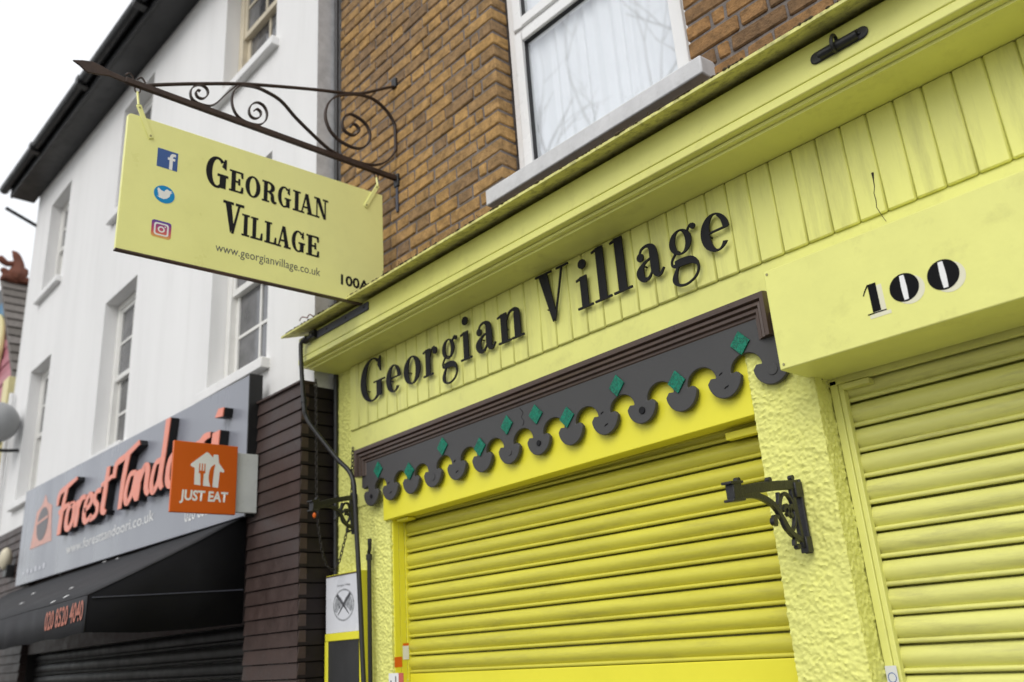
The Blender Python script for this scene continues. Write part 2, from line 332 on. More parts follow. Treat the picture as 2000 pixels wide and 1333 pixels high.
CLA = {
 'G': (.74, [ring(.36, .5, .36, .515, .37, .5, .165, .43, 48, 325), rect(.46, .67, .02, .44), slabs(.38, .74, .39), quad((.52, .72), (.60, .99), (.67, .99), (.67, .64))]),
 'E': (.66, [rect(.09, .29, 0, 1), slabs(0, .6, 0), slabs(0, .58, .915), slabs(.2, .46, .46), quad((.50, .02), (.56, .30), (.64, .30), (.64, .02)), quad((.50, .98), (.54, .72), (.62, .72), (.62, .98)), rect(.40, .49, .36, .66)]),
 'O': (.72, [ring(.36, .5, .36, .515, .36, .5, .16, .43)]),
 'R': (.76, [rect(.09, .29, 0, 1), slabs(0, .38, 0), slabs(0, .36, .915), ring(.32, .74, .34, .26, .30, .74, .155, .185, -92, 92), rect(.25, .34, .915, 1.0), rect(.25, .36, .475, .55), brush([(.36, .50), (.52, .40), (.55, .15), (.66, .05), (.75, .09)], [.08, .16, .19, .12, .06])]),
 'I': (.40, [rect(.10, .30, 0, 1), slabs(0, .40, 0), slabs(0, .40, .915)]),
 'A': (.80, [quad((.10, .03), (.34, 1.0), (.44, 1.0), (.18, .03)), quad((.50, .03), (.32, 1.0), (.50, 1.0), (.72, .03)), slabs(0, .28, 0), slabs(.44, .82, 0), rect(.2, .56, .28, .36)]),
 'N': (.84, [rect(.13, .21, 0, 1), slabs(0, .32, 0), quad((.56, .0), (.10, 1.0), (.34, 1.0), (.70, .0)), rect(.62, .70, 0, 1), slabs(.52, .84, .915), slabs(0, .26, .915)]),
 'V': (.84, [quad((.32, 0), (.08, .99), (.32, .99), (.46, .2)), quad((.36, .0), (.62, .99), (.71, .99), (.46, .0)), slabs(0, .42, .915), slabs(.50, .84, .915)]),
 'L': (.64, [rect(.09, .29, 0, 1), slabs(0, .6, 0), slabs(0, .38, .915), quad((.48, .02), (.55, .34), (.63, .34), (.63, .02))]),
}
BW = .122
SCR = {   # brush script, x-height .55
 'F': (.62, [brush([(.20, -.02), (.22, .5), (.30, .95)], [BW, BW, BW*.8]), brush([(.02, .62), (.06, .86), (.30, .93), (.60, 1.0)], [BW*.6, BW, BW, BW*.6]), brush([(.10, .45), (.28, .50), (.44, .54)], [BW*.7, BW, BW*.6])]),
 'o': (.36, [brush([(.20, .52), (.08, .40), (.07, .12), (.17, .02), (.28, .14), (.29, .40), (.19, .52)], [BW*.9]*7)]),
 'r': (.36, [brush([(.08, .52), (.10, .2), (.09, 0)], [BW, BW, BW*.8]), brush([(.10, .28), (.18, .50), (.32, .52)], [BW*.6, BW, BW*.7])]),
 'e': (.36, [brush([(.06, .24), (.22, .30), (.28, .42), (.18, .52), (.08, .38), (.07, .12), (.17, .01), (.32, .10)], [BW*.7]+[BW*.85]*6+[BW*.6])]),
 's': (.36, [brush([(.30, .50), (.16, .50), (.12, .36), (.24, .22), (.22, .06), (.04, .02)], [BW*.8]*6)]),
 't': (.36, [brush([(.18, .88), (.16, .4), (.15, .1), (.26, .03)], [BW*.8, BW, BW, BW*.6]), brush([(.02, .58), (.16, .61), (.34, .66)], [BW*.6, BW*.8, BW*.6])]),
 'T': (.66, [brush([(.30, -.02), (.32, .5), (.38, .92)], [BW*.8, BW, BW]), brush([(.03, .60), (.06, .84), (.30, .90), (.66, 1.02)], [BW*.7, BW, BW, BW*.8])]),
 'a': (.42, [brush([(.30, .50), (.14, .50), (.06, .2), (.14, .03), (.26, .18), (.32, .50)], [BW*.8]*6), brush([(.33, .52), (.32, .2), (.40, .02)], [BW*.8, BW, BW*.6])]),
 'n': (.46, [brush([(.08, .52), (.09, .2), (.08, 0)], [BW*.8, BW, BW*.8]), brush([(.09, .25), (.22, .52), (.32, .44), (.33, .15), (.42, .02)], [BW*.6, BW, BW, BW, BW*.6])]),
 'd': (.46, [brush([(.28, .50), (.13, .48), (.06, .2), (.14, .03), (.26, .18), (.30, .5)], [BW*.8]*6), brush([(.36, 1.15), (.33, .6), (.30, .2), (.38, .02)], [BW, BW, BW, BW*.6])]),
 'i': (.24, [brush([(.10, .52), (.10, .2), (.18, .02)], [BW, BW, BW*.6]), brush([(.12, .72), (.15, .84)], [BW*1.1, BW*.8])]),
}
def glyph(mb, G_, ch, fmap, x0, x1, zb, h, d0, d1, slant=0):
    wd, ribs = G_[ch]; k = (x1-x0)/wd
    for i, (pr, cl) in enumerate(ribs):
        e = .00025*i
        f2 = lambda u, v, d: fmap(x0+u*k+slant*v*h, zb+v*h, d)
        mb.ribbon(pr, f2, d0, d1+e, cl)
    return mb
def text_mesh(body, size, ext=.0004, shear=0, bold=0):
    cu_ = bpy.data.curves.new('t', 'FONT'); cu_.body = body; cu_.size = size; cu_.extrude = ext; cu_.shear = shear; cu_.offset = bold; cu_.resolution_u = 3
    o = bpy.data.objects.new('t', cu_); C.objects.link(o); bpy.context.view_layer.update()
    me = bpy.data.meshes.new_from_object(o.evaluated_get(bpy.context.evaluated_depsgraph_get()))
    bpy.data.objects.remove(o); bpy.data.curves.remove(cu_)
    return me
def text_part(name, body, fmap, a, b, zb, h, m, parent, d=.0006, shear=0, bold=0, slope=0):
    """lettering between a and b on a plane (fmap), capital height h"""
    me = text_mesh(body, 1, 0, shear, bold)
    xs = [v.co.x for v in me.vertices]; ys = [v.co.y for v in me.vertices]
    lo, hi = min(xs), max(xs); kx = (b-a)/(hi-lo); ky = h/.69
    rl = rootloc(parent)
    for v in me.vertices:
        u = a+(v.co.x-lo)*kx
        v.co = fmap(u, zb+v.co.y*ky+slope*(u-a), d)-rl
    me.materials.clear(); me.materials.append(MATS[m]); me.update()
    me.name = name
    o = bpy.data.objects.new(name, me); C.objects.link(o); o.parent = parent; return o

Z = lambda z: z+CAMZ
YB = 2.388      # brick face
#==SETTING==
# ---------------------------------------------------------------- ground
def struct(name, mb, m, parent=None, kind='structure'):
    o = bpy.data.objects.new(name, meshof(name, mb, m)); C.objects.link(o); o['kind'] = kind
    if parent: o.parent = parent
    return o
struct('ground', MB().quadv([(-400, -400, -.13), (400, -400, -.13), (400, 400, -.13), (-400, 400, -.13)]), 'asphalt')
struct('road', MB().quadv([(-400, -8.5, -.126), (400, -8.5, -.126), (400, -1.2, -.126), (-400, -1.2, -.126)]), 'asphalt')
pav = struct('pavement', MB().box(-60, 60, -1.05, 3.2, -.12, 0), 'paving')
struct('far_pavement', MB().box(-60, 60, -12, -8.65, -.12, 0), 'paving')
struct('kerb', MB().box(-60, 60, -1.2, -1.055, -.12, .004), 'kerb_stone')
struct('far_kerb', MB().box(-60, 60, -8.645, -8.5, -.12, .004), 'kerb_stone')

#==BRICK BUILDING==
bb = thing('brick_building', 'yellow stock brick upper storey above the yellow shop cornice', 'building', (-1.5, YB+.3, 0))
WX0, WX1, WZ0, WZ1 = -2.496, -1.443, Z(1.945), Z(3.75)
zjoint = Z(2.908); CO = .075
ZLO, ZHI = zjoint-18*CO, zjoint+30*CO
XL, XR = -3.885, 2.2
wall = MB()
ym = YB+.006
def wbox(x0, x1, z0, z1): wall.box(x0, x1, ym, ym+.25, z0, z1)
wbox(XL, WX0-.007, ZLO, ZHI); wbox(WX1+.007, XR, ZLO, ZHI); wbox(WX0-.007, WX1+.007, ZLO, WZ0-.06); wbox(WX0-.007, WX1+.007, WZ1, ZHI)
bw = part('mortar_wall', wall, 'mortar', bb)
def brick_mesh(L, seed, m, D=.1025, H=.0625):
    rnd = random.Random(seed); mb = MB(); j = lambda: rnd.uniform(-.0034, .0034)
    mb.box(.0012, L-.0012, 0, D, 0, H)
    for v in mb.v: v += Vector((j(), j()*.6, j()))
    return meshof('brick', mb, m, smooth=False)
BM = {}
for Ln in (.215, .1025, .0525):
    for m in ('brick', 'brick_sooty'): BM[(Ln, m)] = [brick_mesh(Ln, 10*i+int(Ln*1000), m) for i in range(4)]
cand = []
nrow = int(round((ZHI-ZLO)/CO))
for rw in range(nrow):
    z = ZLO+rw*CO+.005; i_ = rw % 2
    def run(xa, xb, mirror):
        # Flemish bond laid from the corner at xa (going towards xb), dir = sign
        sgn = 1 if xb > xa else -1; x = xa; k = 0
        seq = [.215, .1025] if i_ == 0 else [.1025, .0525, .215]
        while True:
            if i_ == 0: L = (.215, .1025)[k % 2]
            else: L = .1025 if k == 0 else (.0525 if k == 1 else (.215, .1025)[k % 2])
            if abs(xb-x) < .03: break
            L2 = min(L, abs(xb-x)); x1 = x+sgn*L2
            cand.append((min(x, x1), L2, L, z, k == 0)); x = x1+sgn*.010; k += 1
            if (xb-x)*sgn < .02: break
    if z+CO < WZ0-.02 or z > WZ1:
        run(XL, XR, False)
    else:
        run(WX0, XL, True); run(WX1, XR, False)
vis = []; rest = MB(); rest2 = MB()
for (x0, L2, L, z, corner) in cand:
    px, py = proj((x0+L2/2, YB, z+.03))
    inside = -40 < px < 2040 and -40 < py < 1300
    lim = Z(1.66)+.0
    if inside and z > lim and (x0 < -1.0+0 or z < Z(2.6)): vis.append((x0, L2, L, z))
    else:
        jj = random.uniform(-.0015, .0015)
        (rest2 if x0 > -1.45 else rest).box(x0, x0+L2, YB+jj, YB+.1, z, z+.0655)
vis.sort(key=lambda b: (b[0]**2+b[3]**2)); extra = vis[300:]; vis = vis[:300]
for (x0, L2, L, z) in vis:
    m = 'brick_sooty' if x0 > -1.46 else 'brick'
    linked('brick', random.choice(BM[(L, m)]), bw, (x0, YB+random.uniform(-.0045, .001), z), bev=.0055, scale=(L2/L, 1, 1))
for (x0, L2, L, z) in extra: rest.box(x0, x0+L2, YB, YB+.1, z, z+.0655)
part('brickwork', rest, 'brick', bb, kind='stuff')
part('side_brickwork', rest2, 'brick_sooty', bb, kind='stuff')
# window
wn = thing('upvc_window', 'white plastic window with net curtain above a painted sill', 'window', ((WX0+WX1)/2, 2.5, WZ0))
yf = 2.485
gx0, gx1 = -2.385, WX1-.10
zt0, zt1 = Z(2.725), Z(2.895)
fr_ = MB()
fr_.box(WX0+.012, WX0+.055, yf, yf+.07, WZ0, WZ1-.01); fr_.box(WX1-.055, WX1-.012, yf, yf+.07, WZ0, WZ1-.01)
fr_.box(WX0+.055, WX1-.055, yf, yf+.07, WZ0, WZ0+.05); fr_.box(WX0+.055, WX1-.055, yf, yf+.07, WZ1-.06, WZ1-.01)
fr_.box(WX0+.055, WX1-.055, yf, yf+.07, zt0+.072, zt0+.098)
part('window_frame', fr_, 'upvc_white', wn, bev=.004)
def sash(z0, z1, nm):
    s_ = MB(); a = WX0+.0555; b = WX1-.0555; tw = .056; y0 = yf-.014
    s_.box(a, a+tw, y0, yf+.05, z0, z1); s_.box(b-tw, b, y0, yf+.05, z0, z1); s_.box(a+tw, b-tw, y0, yf+.05, z0, z0+tw); s_.box(a+tw, b-tw, y0, yf+.05, z1-tw, z1)
    o = part('sash', s_, 'upvc_white', wn, bev=.005)
    k = MB(); e = .006
    for (p0, p1, q0, q1) in ((a+tw, a+tw+e, z0+tw, z1-tw), (b-tw-e, b-tw, z0+tw, z1-tw), (a+tw+e, b-tw-e, z0+tw, z0+tw+e), (a+tw+e, b-tw-e, z1-tw-e, z1-tw)): k.box(p0, p1, yf+.001, yf+.02, q0, q1)
    part('gasket', k, 'seal_black', o)
    part('pane', MB().quadv([(a+tw+.001, yf+.012, z0+tw+.001), (b-tw-.001, yf+.012, z0+tw+.001), (b-tw-.001, yf+.012, z1-tw-.001), (a+tw+.001, yf+.012, z1-tw-.001)]), 'glass_pane', o)
sash(WZ0+.0505, zt0+.0715, 'l'); sash(zt0+.0985, WZ1-.061, 'u')
cu_m = MB(); n = 260; xa, xb = WX0+.03, WX1-.03
prev = None
for i in range(n+1):
    x = xa+(xb-xa)*i/n
    y = yf+.05+.006*math.sin(i*.36+4.0*noise.noise((i*.03, 0, 0)))+.010*noise.noise((i*.06, 3, 0))
    cu_m.v += [Vector((x, y, WZ0+.01)), Vector((x+.01*noise.noise((i*.05, 7, 1)), y+.01*noise.noise((i*.1, 9, 0)), WZ1))]
    if i: k = 2*i; cu_m.f.append((k-2, k, k+1, k-1))
part('net_curtain', cu_m, 'curtain_white', wn, smooth=True)
part('room', MB().quadv([(WX0, yf+.6, WZ0-.1), (WX1, yf+.6, WZ0-.1), (WX1, yf+.6, WZ1), (WX0, yf+.6, WZ1)]), 'room_grey', wn)
si = MB().hexa([(-2.53, 2.302, Z(1.852)), (-1.352, 2.302, Z(1.862)), (-1.352, 2.302, Z(1.936)), (-2.53, 2.302, Z(1.930))],
               [(-2.53, 2.52, Z(1.852)), (-1.352, 2.52, Z(1.862)), (-1.352, 2.52, Z(1.962)), (-2.53, 2.52, Z(1.958))])
part('sill', si, 'sill_paint', wn, bev=.006)
# downpipe in the corner
dp = MB().tube([(-3.898, 2.366, 0), (-3.898, 2.366, Z(5.2))], .013, 12)
single('corner_downpipe', dp, 'black_iron', 'thin black downpipe in the corner beside the brick wall', 'downpipe', (-3.905, 2.36, 0), smooth=True)

#==SHOPFRONT==
sh = thing('shopfront', 'pale yellow painted shopfront with boarded fascia, cornice and textured pillars', 'shopfront', (-1.5, 2.4, 0))
CX0, CX1 = -3.92, 2.2
def sl(x, k=.0085): return k*(x+2.5)       # the old joinery runs slightly out of level
# cornice
part('cornice_lip', MB().hexa([(CX0-.03, 2.060, Z(1.6145)), (CX1, 2.060, Z(1.6145)), (CX1, 2.060, Z(1.6275)), (CX0-.03, 2.060, Z(1.6275))],
     [(CX0-.03, 2.384, Z(1.712)), (CX1, 2.384, Z(1.712)), (CX1, 2.384, Z(1.722)), (CX0-.03, 2.384, Z(1.722))]), 'lip_yellow', sh, bev=.002)
part('bounce_cut_sheet', MB().hexa([(CX0, 2.088, Z(1.6368)), (CX1, 2.088, Z(1.6368)), (CX1, 2.088, Z(1.6398)), (CX0, 2.088, Z(1.6398))], [(CX0, 2.3835, Z(1.7232)), (CX1, 2.3835, Z(1.7232)), (CX1, 2.3835, Z(1.735)), (CX0, 2.3835, Z(1.735))]), 'bounce_cut_dark', sh)  # dark sheet added on the lip to cut light bouncing up under the sill
part('cornice_board', MB().box(CX0, CX1, 2.15, 2.372, Z(1.506), Z(1.6195)), 'pale_yellow', sh, bev=.004)
part('cornice_strip', MB().box(CX0+.002, CX1, 2.1475, 2.372, Z(1.4715), Z(1.5025)), 'pale_yellow', sh, bev=.004)
part('cornice_bed_mould', MB().box(CX0+.004, CX1, 2.178, 2.372, Z(1.4575), Z(1.471)), 'pale_yellow', sh, bev=.003)
part('soffit', MB().box(CX0+.03, CX1, 2.20, 2.3845, Z(1.447), Z(1.457)), 'pale_yellow', sh)
# boarded fascia, each board a piece
PW = .0848; x = -3.75; zb = lambda x: Z(1.106)+sl(x, .006); i = 0
pm = {}
part('fascia_backing', MB().box(-3.76, CX1, 2.374, 2.386, Z(1.02), Z(1.447)), 'pale_yellow', sh)
while x < 1.2:
    b = MB(); b.hexa([(x+.0005, 2.36, zb(x)), (x+PW-.0005, 2.36, zb(x)), (x+PW-.0005, 2.36, Z(1.4465)), (x+.0005, 2.36, Z(1.4465))],
                     [(x+.0005, 2.3735, zb(x)), (x+PW-.0005, 2.3735, zb(x)), (x+PW-.0005, 2.3735, Z(1.4465)), (x+.0005, 2.3735, Z(1.4465))])
    o = part('plank', b, 'pale_yellow_streak', sh, bev=.005, seg=1); x += PW; i += 1
fb = MB().hexa([(-3.76, 2.3715, Z(.70)), (CX1, 2.3715, Z(.74)), (CX1, 2.3715, zb(CX1)-.0005), (-3.76, 2.3715, zb(-3.76)-.0005)],
               [(-3.76, 2.3739, Z(.70)), (CX1, 2.3739, Z(.74)), (CX1, 2.3739, zb(CX1)-.0005), (-3.76, 2.3739, zb(-3.76)-.0005)])
part('frieze_board', fb, 'pale_yellow', sh)
# rough cast pillars
def roughcast(name, x0, x1, yfr, yb, z0, z1, rails=True, step=.0035):
    mb = MB()
    prof = []           # front + right return, wrapped
    nx = int((x1-x0)/step); ny = int((yb-yfr)/step)
    pts = [(x0, yb, -1, 0)]+[(x0+(x1-x0)*i/nx, yfr, 0, -1) for i in range(nx+1)]+[(x1, yfr+(yb-yfr)*j/ny, 1, 0) for j in range(1, ny+1)]
    nz = int((z1-z0)/step); k = len(pts)
    for a in range(nz+1):
        z = z0+(z1-z0)*a/nz
        for (x, y, nx_, ny_) in pts:
            q = Vector((x*1.0, y, z))
            g1 = noise.noise(q*92); g2 = noise.noise(q*165+Vector((3, 1, 2))); g3 = noise.noise(q*30+Vector((9, 4, 1)))
            d = .0054*max(0, g1)**.8+.0048*max(0, g2-.05)-.0046*max(0, -g1-.15)+.0022*g3+random.uniform(-.0004, .0004)
            edge = .7071 if (abs(x-x1) < 1e-6 and abs(y-yfr) < 1e-6) else 1
            n_ = Vector((nx_, ny_, 0)) if edge == 1 else Vector((.5, -.5, 0))
            mb.v.append(q+n_*(d-.003)-(Vector((.004, -.004, 0)) if edge != 1 else Vector()))
    for a in range(nz):
        for c_ in range(k-1): mb.f.append((a*k+c_, a*k+c_+1, (a+1)*k+c_+1, (a+1)*k+c_))
    mb.f.append(tuple(range(k))); mb.f.append(tuple(nz*k+c_ for c_ in reversed(range(k))))
    return part(name, mb, 'stucco_yellow', sh, smooth=True, ang=42)
roughcast('pillar', -3.915, -3.425, 2.376, 2.50, Z(-.30), Z(1.4465))
roughcast('pillar', -1.402, -1.182, 2.355, 2.50, Z(-.30), Z(.98))
part('pillar_base', MB().box(-3.915, -3.425, 2.372, 2.5, 0, Z(-.301)).box(-1.402, -1.182, 2.352, 2.5, 0, Z(-.301)), 'stucco_yellow', sh)
part('inner_wall', MB().box(-3.93, 2.2, 2.53, 2.6, 0, Z(1.44)), 'pale_yellow', sh)
# moss and leaf litter on the cornice edge
mo = MB()
for i in range(900):
    x = round(random.uniform(-3.9, 0.4)/.11)*.11+random.gauss(0, .03); s_ = random.uniform(.0015, .0062); y = 2.0585+abs(random.gauss(0, .012))
    zt = Z(1.6275)+(y-2.06)*.29
    mo.ball((x, y, zt+s_*.3), s_, 6, 4, (random.uniform(1, 2.2), 1, random.uniform(.5, 1.1)))
for i in range(26):
    x = random.uniform(-3.9, -1.3); y = 2.062+random.uniform(0, .05); zt = Z(1.628)+(y-2.06)*.29
    mo.tube([(x, y, zt), (x+random.uniform(-.02, .02), y-random.uniform(0, .008), zt+random.uniform(.008, .026))], .0012, 4)
part('moss_and_litter', mo, 'leaf_litter', sh, kind='stuff')
lf = MB()
for (px, py, a) in ((585, 627, .5), (600, 622, -.4), (606, 630, 1.2)):
    p = PY(px, py, 2.10); lf.tube(catmull([p, p+Vector((.03*math.cos(a), 0, .012)), p+Vector((.07*math.cos(a), .01, -.012+.02*a))], 4), .003, 5)
single('dead_twigs', lf, 'terracotta', 'brown dead twigs caught on the end of the yellow cornice', 'twigs')

#==HOUSE NUMBER BOX AND SHUTTERS==
def slat_mesh(name, x0, x1, m, pitch=.0763, bul=.019):
    prof = []
    n = 9
    for i in range(n+1):
        t_ = i/n; prof.append((-bul*max(0, math.sin(math.pi*(.05+.93*t_)))**.8, pitch*.5-.0052-t_*(pitch*.735)))
    zb_ = prof[-1][1]
    for a in range(0, 7):
        an = R(75+a*38); prof.append((-.0085+.0078*math.cos(an), zb_-.0072+.0070*math.sin(an)))
    prof.append((.006, zb_-.008)); prof.append((.006, pitch*.5-.0052))
    return meshof(name, MB().profile_x(prof, x0, x1), m, smooth=True, ang=50)
door = thing('roller_shutter', 'bright yellow roller shutter closed beneath the dark scalloped pelmet', 'shutter', (-2.42, 2.48, 0))
sm = slat_mesh('slat', -3.4215, -1.4035, 'shutter_bright')
zj = Z(.52)+.0763
k = 0; z = zj+.0763
FLAT = Z(-.087)
while z > .1:
    zc = z-.0381
    if z < FLAT+.02 and z > FLAT-.06: 
        part('lock_rail', MB().box(-3.4215, -1.4035, 2.468, 2.49, z-.0755, z-.001), 'bright_yellow', door, bev=.003)
    else: linked('slat', sm, door, (0, 2.48, zc)).location = Vector((0, 2.48+random.uniform(-.0012, .0012), zc+random.uniform(-.0007, .0007)))-ROOT[door.name]
    z -= .0763
part('bottom_bar', MB().box(-3.4215, -1.4035, 2.468, 2.49, .002, z+.0), 'bright_yellow', door, bev=.003)
part('guide_rail', MB().box(-3.50, -3.4225, 2.388, 2.42, 0, Z(.66)).box(-3.50, -3.424, 2.4225, 2.455, 0, Z(.66)).box(-3.50, -3.4225, 2.4575, 2.50, 0, Z(.66)), 'bright_yellow', door, bev=.002)
part('guide_rail', MB().box(-1.425, -1.4032, 2.40, 2.47, 0, Z(.66)), 'bright_yellow', door, bev=.002)
hb = lambda x: Z(.598)+.0165*(x+3.46)
hd = MB().hexa([(-3.462, 2.3625, hb(-3.462)), (-1.4045, 2.3625, hb(-1.4045)), (-1.4045, 2.3625, Z(.90)), (-3.462, 2.3625, Z(.90))],
               [(-3.462, 2.44, hb(-3.462)), (-1.4045, 2.44, hb(-1.4045)), (-1.4045, 2.44, Z(.90)), (-3.462, 2.44, Z(.90))])
part('header_box', hd, 'bright_yellow', door, bev=.003)
part('header_lip', MB().hexa([(-3.40, 2.445, hb(-3.4)-.004), (-1.41, 2.445, hb(-1.41)-.004), (-1.41, 2.445, hb(-1.41)+.05), (-3.40, 2.445, hb(-3.4)+.05)],
     [(-3.40, 2.455, hb(-3.4)-.004), (-1.41, 2.455, hb(-1.41)-.004), (-1.41, 2.455, hb(-1.41)+.05), (-3.40, 2.455, hb(-3.4)+.05)]), 'shutter_bright', door)
part('stop_block', MB().box(-3.40, -3.31, 2.395, 2.44, hb(-3.4)-.013, hb(-3.4)-.002), 'bright_yellow', door, bev=.002)
part('stop_block', MB().box(-1.56, -1.43, 2.42, 2.45, hb(-1.5)-.042, hb(-1.5)-.018), 'bright_yellow', door, bev=.002)

s2 = thing('roller_shutter', 'pale yellow roller shutter closed under the house number box', 'shutter', (0, 2.48, 0))
sm2 = slat_mesh('slat', -1.152, 1.1, 'shutter_pale')
z = Z(.385)+.0763*4+.005
while z > .1:
    o = bpy.data.objects.new('slat', sm2); C.objects.link(o); o.parent = s2; o.location = Vector((0, 2.48+random.uniform(-.0012, .0012), z-.0381+random.uniform(-.0007, .0007)))-ROOT[s2.name]; o.rotation_euler = (random.uniform(-.02, .02), random.uniform(-.0006, .0006), random.uniform(-.0008, .0008))
    z -= .0763
part('bottom_bar', MB().box(-1.15, 1.1, 2.468, 2.49, .002, z), 'shutter_pale', s2, bev=.003)
part('guide_rail', MB().box(-1.181, -1.158, 2.437, 2.50, 0, Z(.69)).box(-1.1575, -1.142, 2.443, 2.468, 0, Z(.69)), 'pale_yellow', s2, bev=.002)
part('stop_block', MB().box(-1.14, -1.055, 2.43, 2.468, Z(.655), Z(.672)), 'shutter_pale', s2, bev=.002)
BX0 = -1.203
bx = part('housing_box', MB().box(BX0, 1.2, 2.20, 2.435, Z(.695), Z(1.005)), 'pale_yellow', s2, bev=.0035)
part('housing_lip', MB().box(BX0+.01, 1.2, 2.437, 2.452, Z(.675), Z(.72)), 'shutter_pale', s2, bev=.002)
for (px, py) in ((1498, 537), (1531, 712)):
    p = PY(px, py, 2.20); part('screw', MB().disc((p.x, 2.2, p.z), (0, -1, 0), .004, .0022, 10), 'screw_metal', bx)
p = Vector((BX0+.02, 2.40, Z(.695))); part('screw', MB().disc(p, (0, 0, -1), .004, .003, 10), 'screw_metal', bx)
# painted figures 1 0 0: black fat-face on a white drop shadow
def fig_part(nm, ribs, m, x0, k, zb_, h, d0, d1):
    mb = MB()
    for i, (pr, cl) in enumerate(ribs):
        mb.ribbon(pr, lambda u, v, d: Vector((x0+u*k, 2.20-d, zb_+v*h)), d0, d1+.0001*i, cl)
    part(nm, mb, m, bx)
def fig_span(px0, py0, px1, py1): return PY(px0, py0, 2.2), PY(px1, py1, 2.2)
ONE = [rect(.32, .72, .05, .98), rect(.05, .98, 0, .035), brush([(.33, .97), (.14, .80), (.02, .66)], [.06, .05, .04])]
ONEW = [rect(.36, .95, .03, .95), rect(.12, 1.15, -.07, .05)]
ZER = lambda: [dot(.5, .5, .5, .5, 24)]
for ch, (pa, pb, za, zt) in (('1', ((1690, 600), (1730, 590), (1712, 612), (1703, 553))), ('0', ((1737, 566), (1796, 558), (1768, 590), (1764, 534))), ('0', ((1810, 540), (1875, 532), (1845, 567), (1840, 507)))):
    A, B = PY(*pa, 2.2), PY(*pb, 2.2); zz0, zz1 = PY(*za, 2.2).z, PY(*zt, 2.2).z; k = B.x-A.x; h = zz1-zz0
    if ch == '1':
        fig_part('figure_shadow', ONEW, 'figure_cream', A.x+.001, k, zz0-.006, h, .0002, .0006); fig_part('figure', ONE, 'figure_black', A.x, k, zz0, h, .0008, .0012)
    else:
        fig_part('figure_shadow', ZER(), 'figure_cream', A.x+.013, k, zz0-.010, h, .0002, .0006); fig_part('figure', ZER(), 'figure_black', A.x, k, zz0, h, .0008, .0012)
        fig_part('figure_stripe', [brush([(.5, .06), (.5, .5), (.5, .94)], [.15, .19, .15])], 'print_white', A.x, k, zz0, h, .0014, .0018)

#==PELMET==
pe = thing('scalloped_pelmet', 'charcoal scalloped pelmet board with green diamonds and brown moulding', 'pelmet', (-2.45, 2.345, Z(.8)))
ps = lambda x: .0112*(x+1.6)
YP = 2.333
N_L = 14; LX = [-3.521, -3.361, -3.195, -3.031, -2.861, -2.690, -2.520, -2.347, -2.171, -1.997, -1.824, -1.650, -1.477, -1.304]
ZC = Z(.767)
out = []
x_end0, x_end1 = -3.60, -1.235
def lobe(cx, a0, a1, n=16, hw=.064, dep=.068): return [(cx+hw*math.cos(R(a0+(a1-a0)*i/n)), ZC+ps(cx)+dep*math.sin(R(a0+(a1-a0)*i/n))) for i in range(n+1)]
pts = [(x_end0, Z(.93)), (x_end0, Z(.80)+ps(-3.6)), (x_end0+.02, Z(.79)+ps(-3.6)), (LX[0]-.028, Z(.80)+ps(-3.5)), (LX[0]-.022, Z(.775)+ps(-3.5))]
for i, cx in enumerate(LX):
    pts += [(cx-.030, ZC+.006+ps(cx)), (cx-.050, ZC+.009+ps(cx))]+lobe(cx, 186, 354)+[(cx+.050, ZC+.009+ps(cx)), (cx+.030, ZC+.006+ps(cx))]
    if i < N_L-1:
        nx_ = LX[i+1]; c = (cx+nx_)/2; rr_ = (nx_-cx)/2-.0285
        pts += [(c+rr_*math.cos(R(172-164*j/14)), ZC+.004+ps(c)+rr_*.92*math.sin(R(172-164*j/14))) for j in range(15)]
pts += [(-1.262, Z(.80)), (x_end1, Z(.84)), (x_end1, Z(.93))]
bd = part('scalloped_board', MB().prism(pts, fx(YP), -.018, 0), 'charcoal_paint', pe, bev=.0025)
# brown moulding: stepped profile, three runs with mitres
steps = [(0, .012), (.024, .020), (.028, .012), (.046, .016), (.050, .008), (.068, .010), (.0705, .003), (.080, .003)]
xo0, xo1, zo = -3.634, -1.274, lambda x: Z(.985)+.0125*(x+2.45)
mo_ = MB(); prof = [(0, -.012)]+[(.0, .010), (.003, .026), (.022, .026), (.026, .013), (.030, .018), (.041, .020), (.045, .009), (.049, .013), (.059, .013), (.063, .003), (.072, .004), (.077, -.001), (.077, -.012)]
zl, zr = Z(.832), Z(.852)
paths = [lambda o, d: Vector((xo0+o, YP-d, zl)), lambda o, d: Vector((xo0+o, YP-d, zo(xo0)-o)), lambda o, d: Vector((xo1-o*.72, YP-d, zo(xo1)-o)), lambda o, d: Vector((xo1-o*.72, YP-d, zr))]
for a in range(3):
    mb = MB(); k = len(prof)
    mb.v = [paths[a](o, d) for o, d in prof]+[paths[a+1](o, d) for o, d in prof]
    mb.f = [(i, (i+1) % k, k+(i+1) % k, k+i) for i in range(k)]+[tuple(range(k)), tuple(range(2*k-1, k-1, -1))]
    part('moulding', mb, 'brown_moulding', pe, smooth=True, ang=25)
DIA = [(-3.453, .840), (-3.2, .786), (-2.947, .849), (-2.695, .794), (-2.519, .849), (-2.347, .853), (-2.18, .802), (-1.921, .859), (-1.659, .803), (-1.396, .862)]
for (x, z) in DIA:
    w_, h_ = .037+random.uniform(-.002, .002), .0405; j = random.uniform(-.003, .003)
    part('diamond', MB().prism([(x-w_, Z(z)+j), (x+j, Z(z)-h_), (x+w_, Z(z)-j), (x-j, Z(z)+h_)], fx(YP), .0003, .006), 'green_glitter', pe, bev=.001)
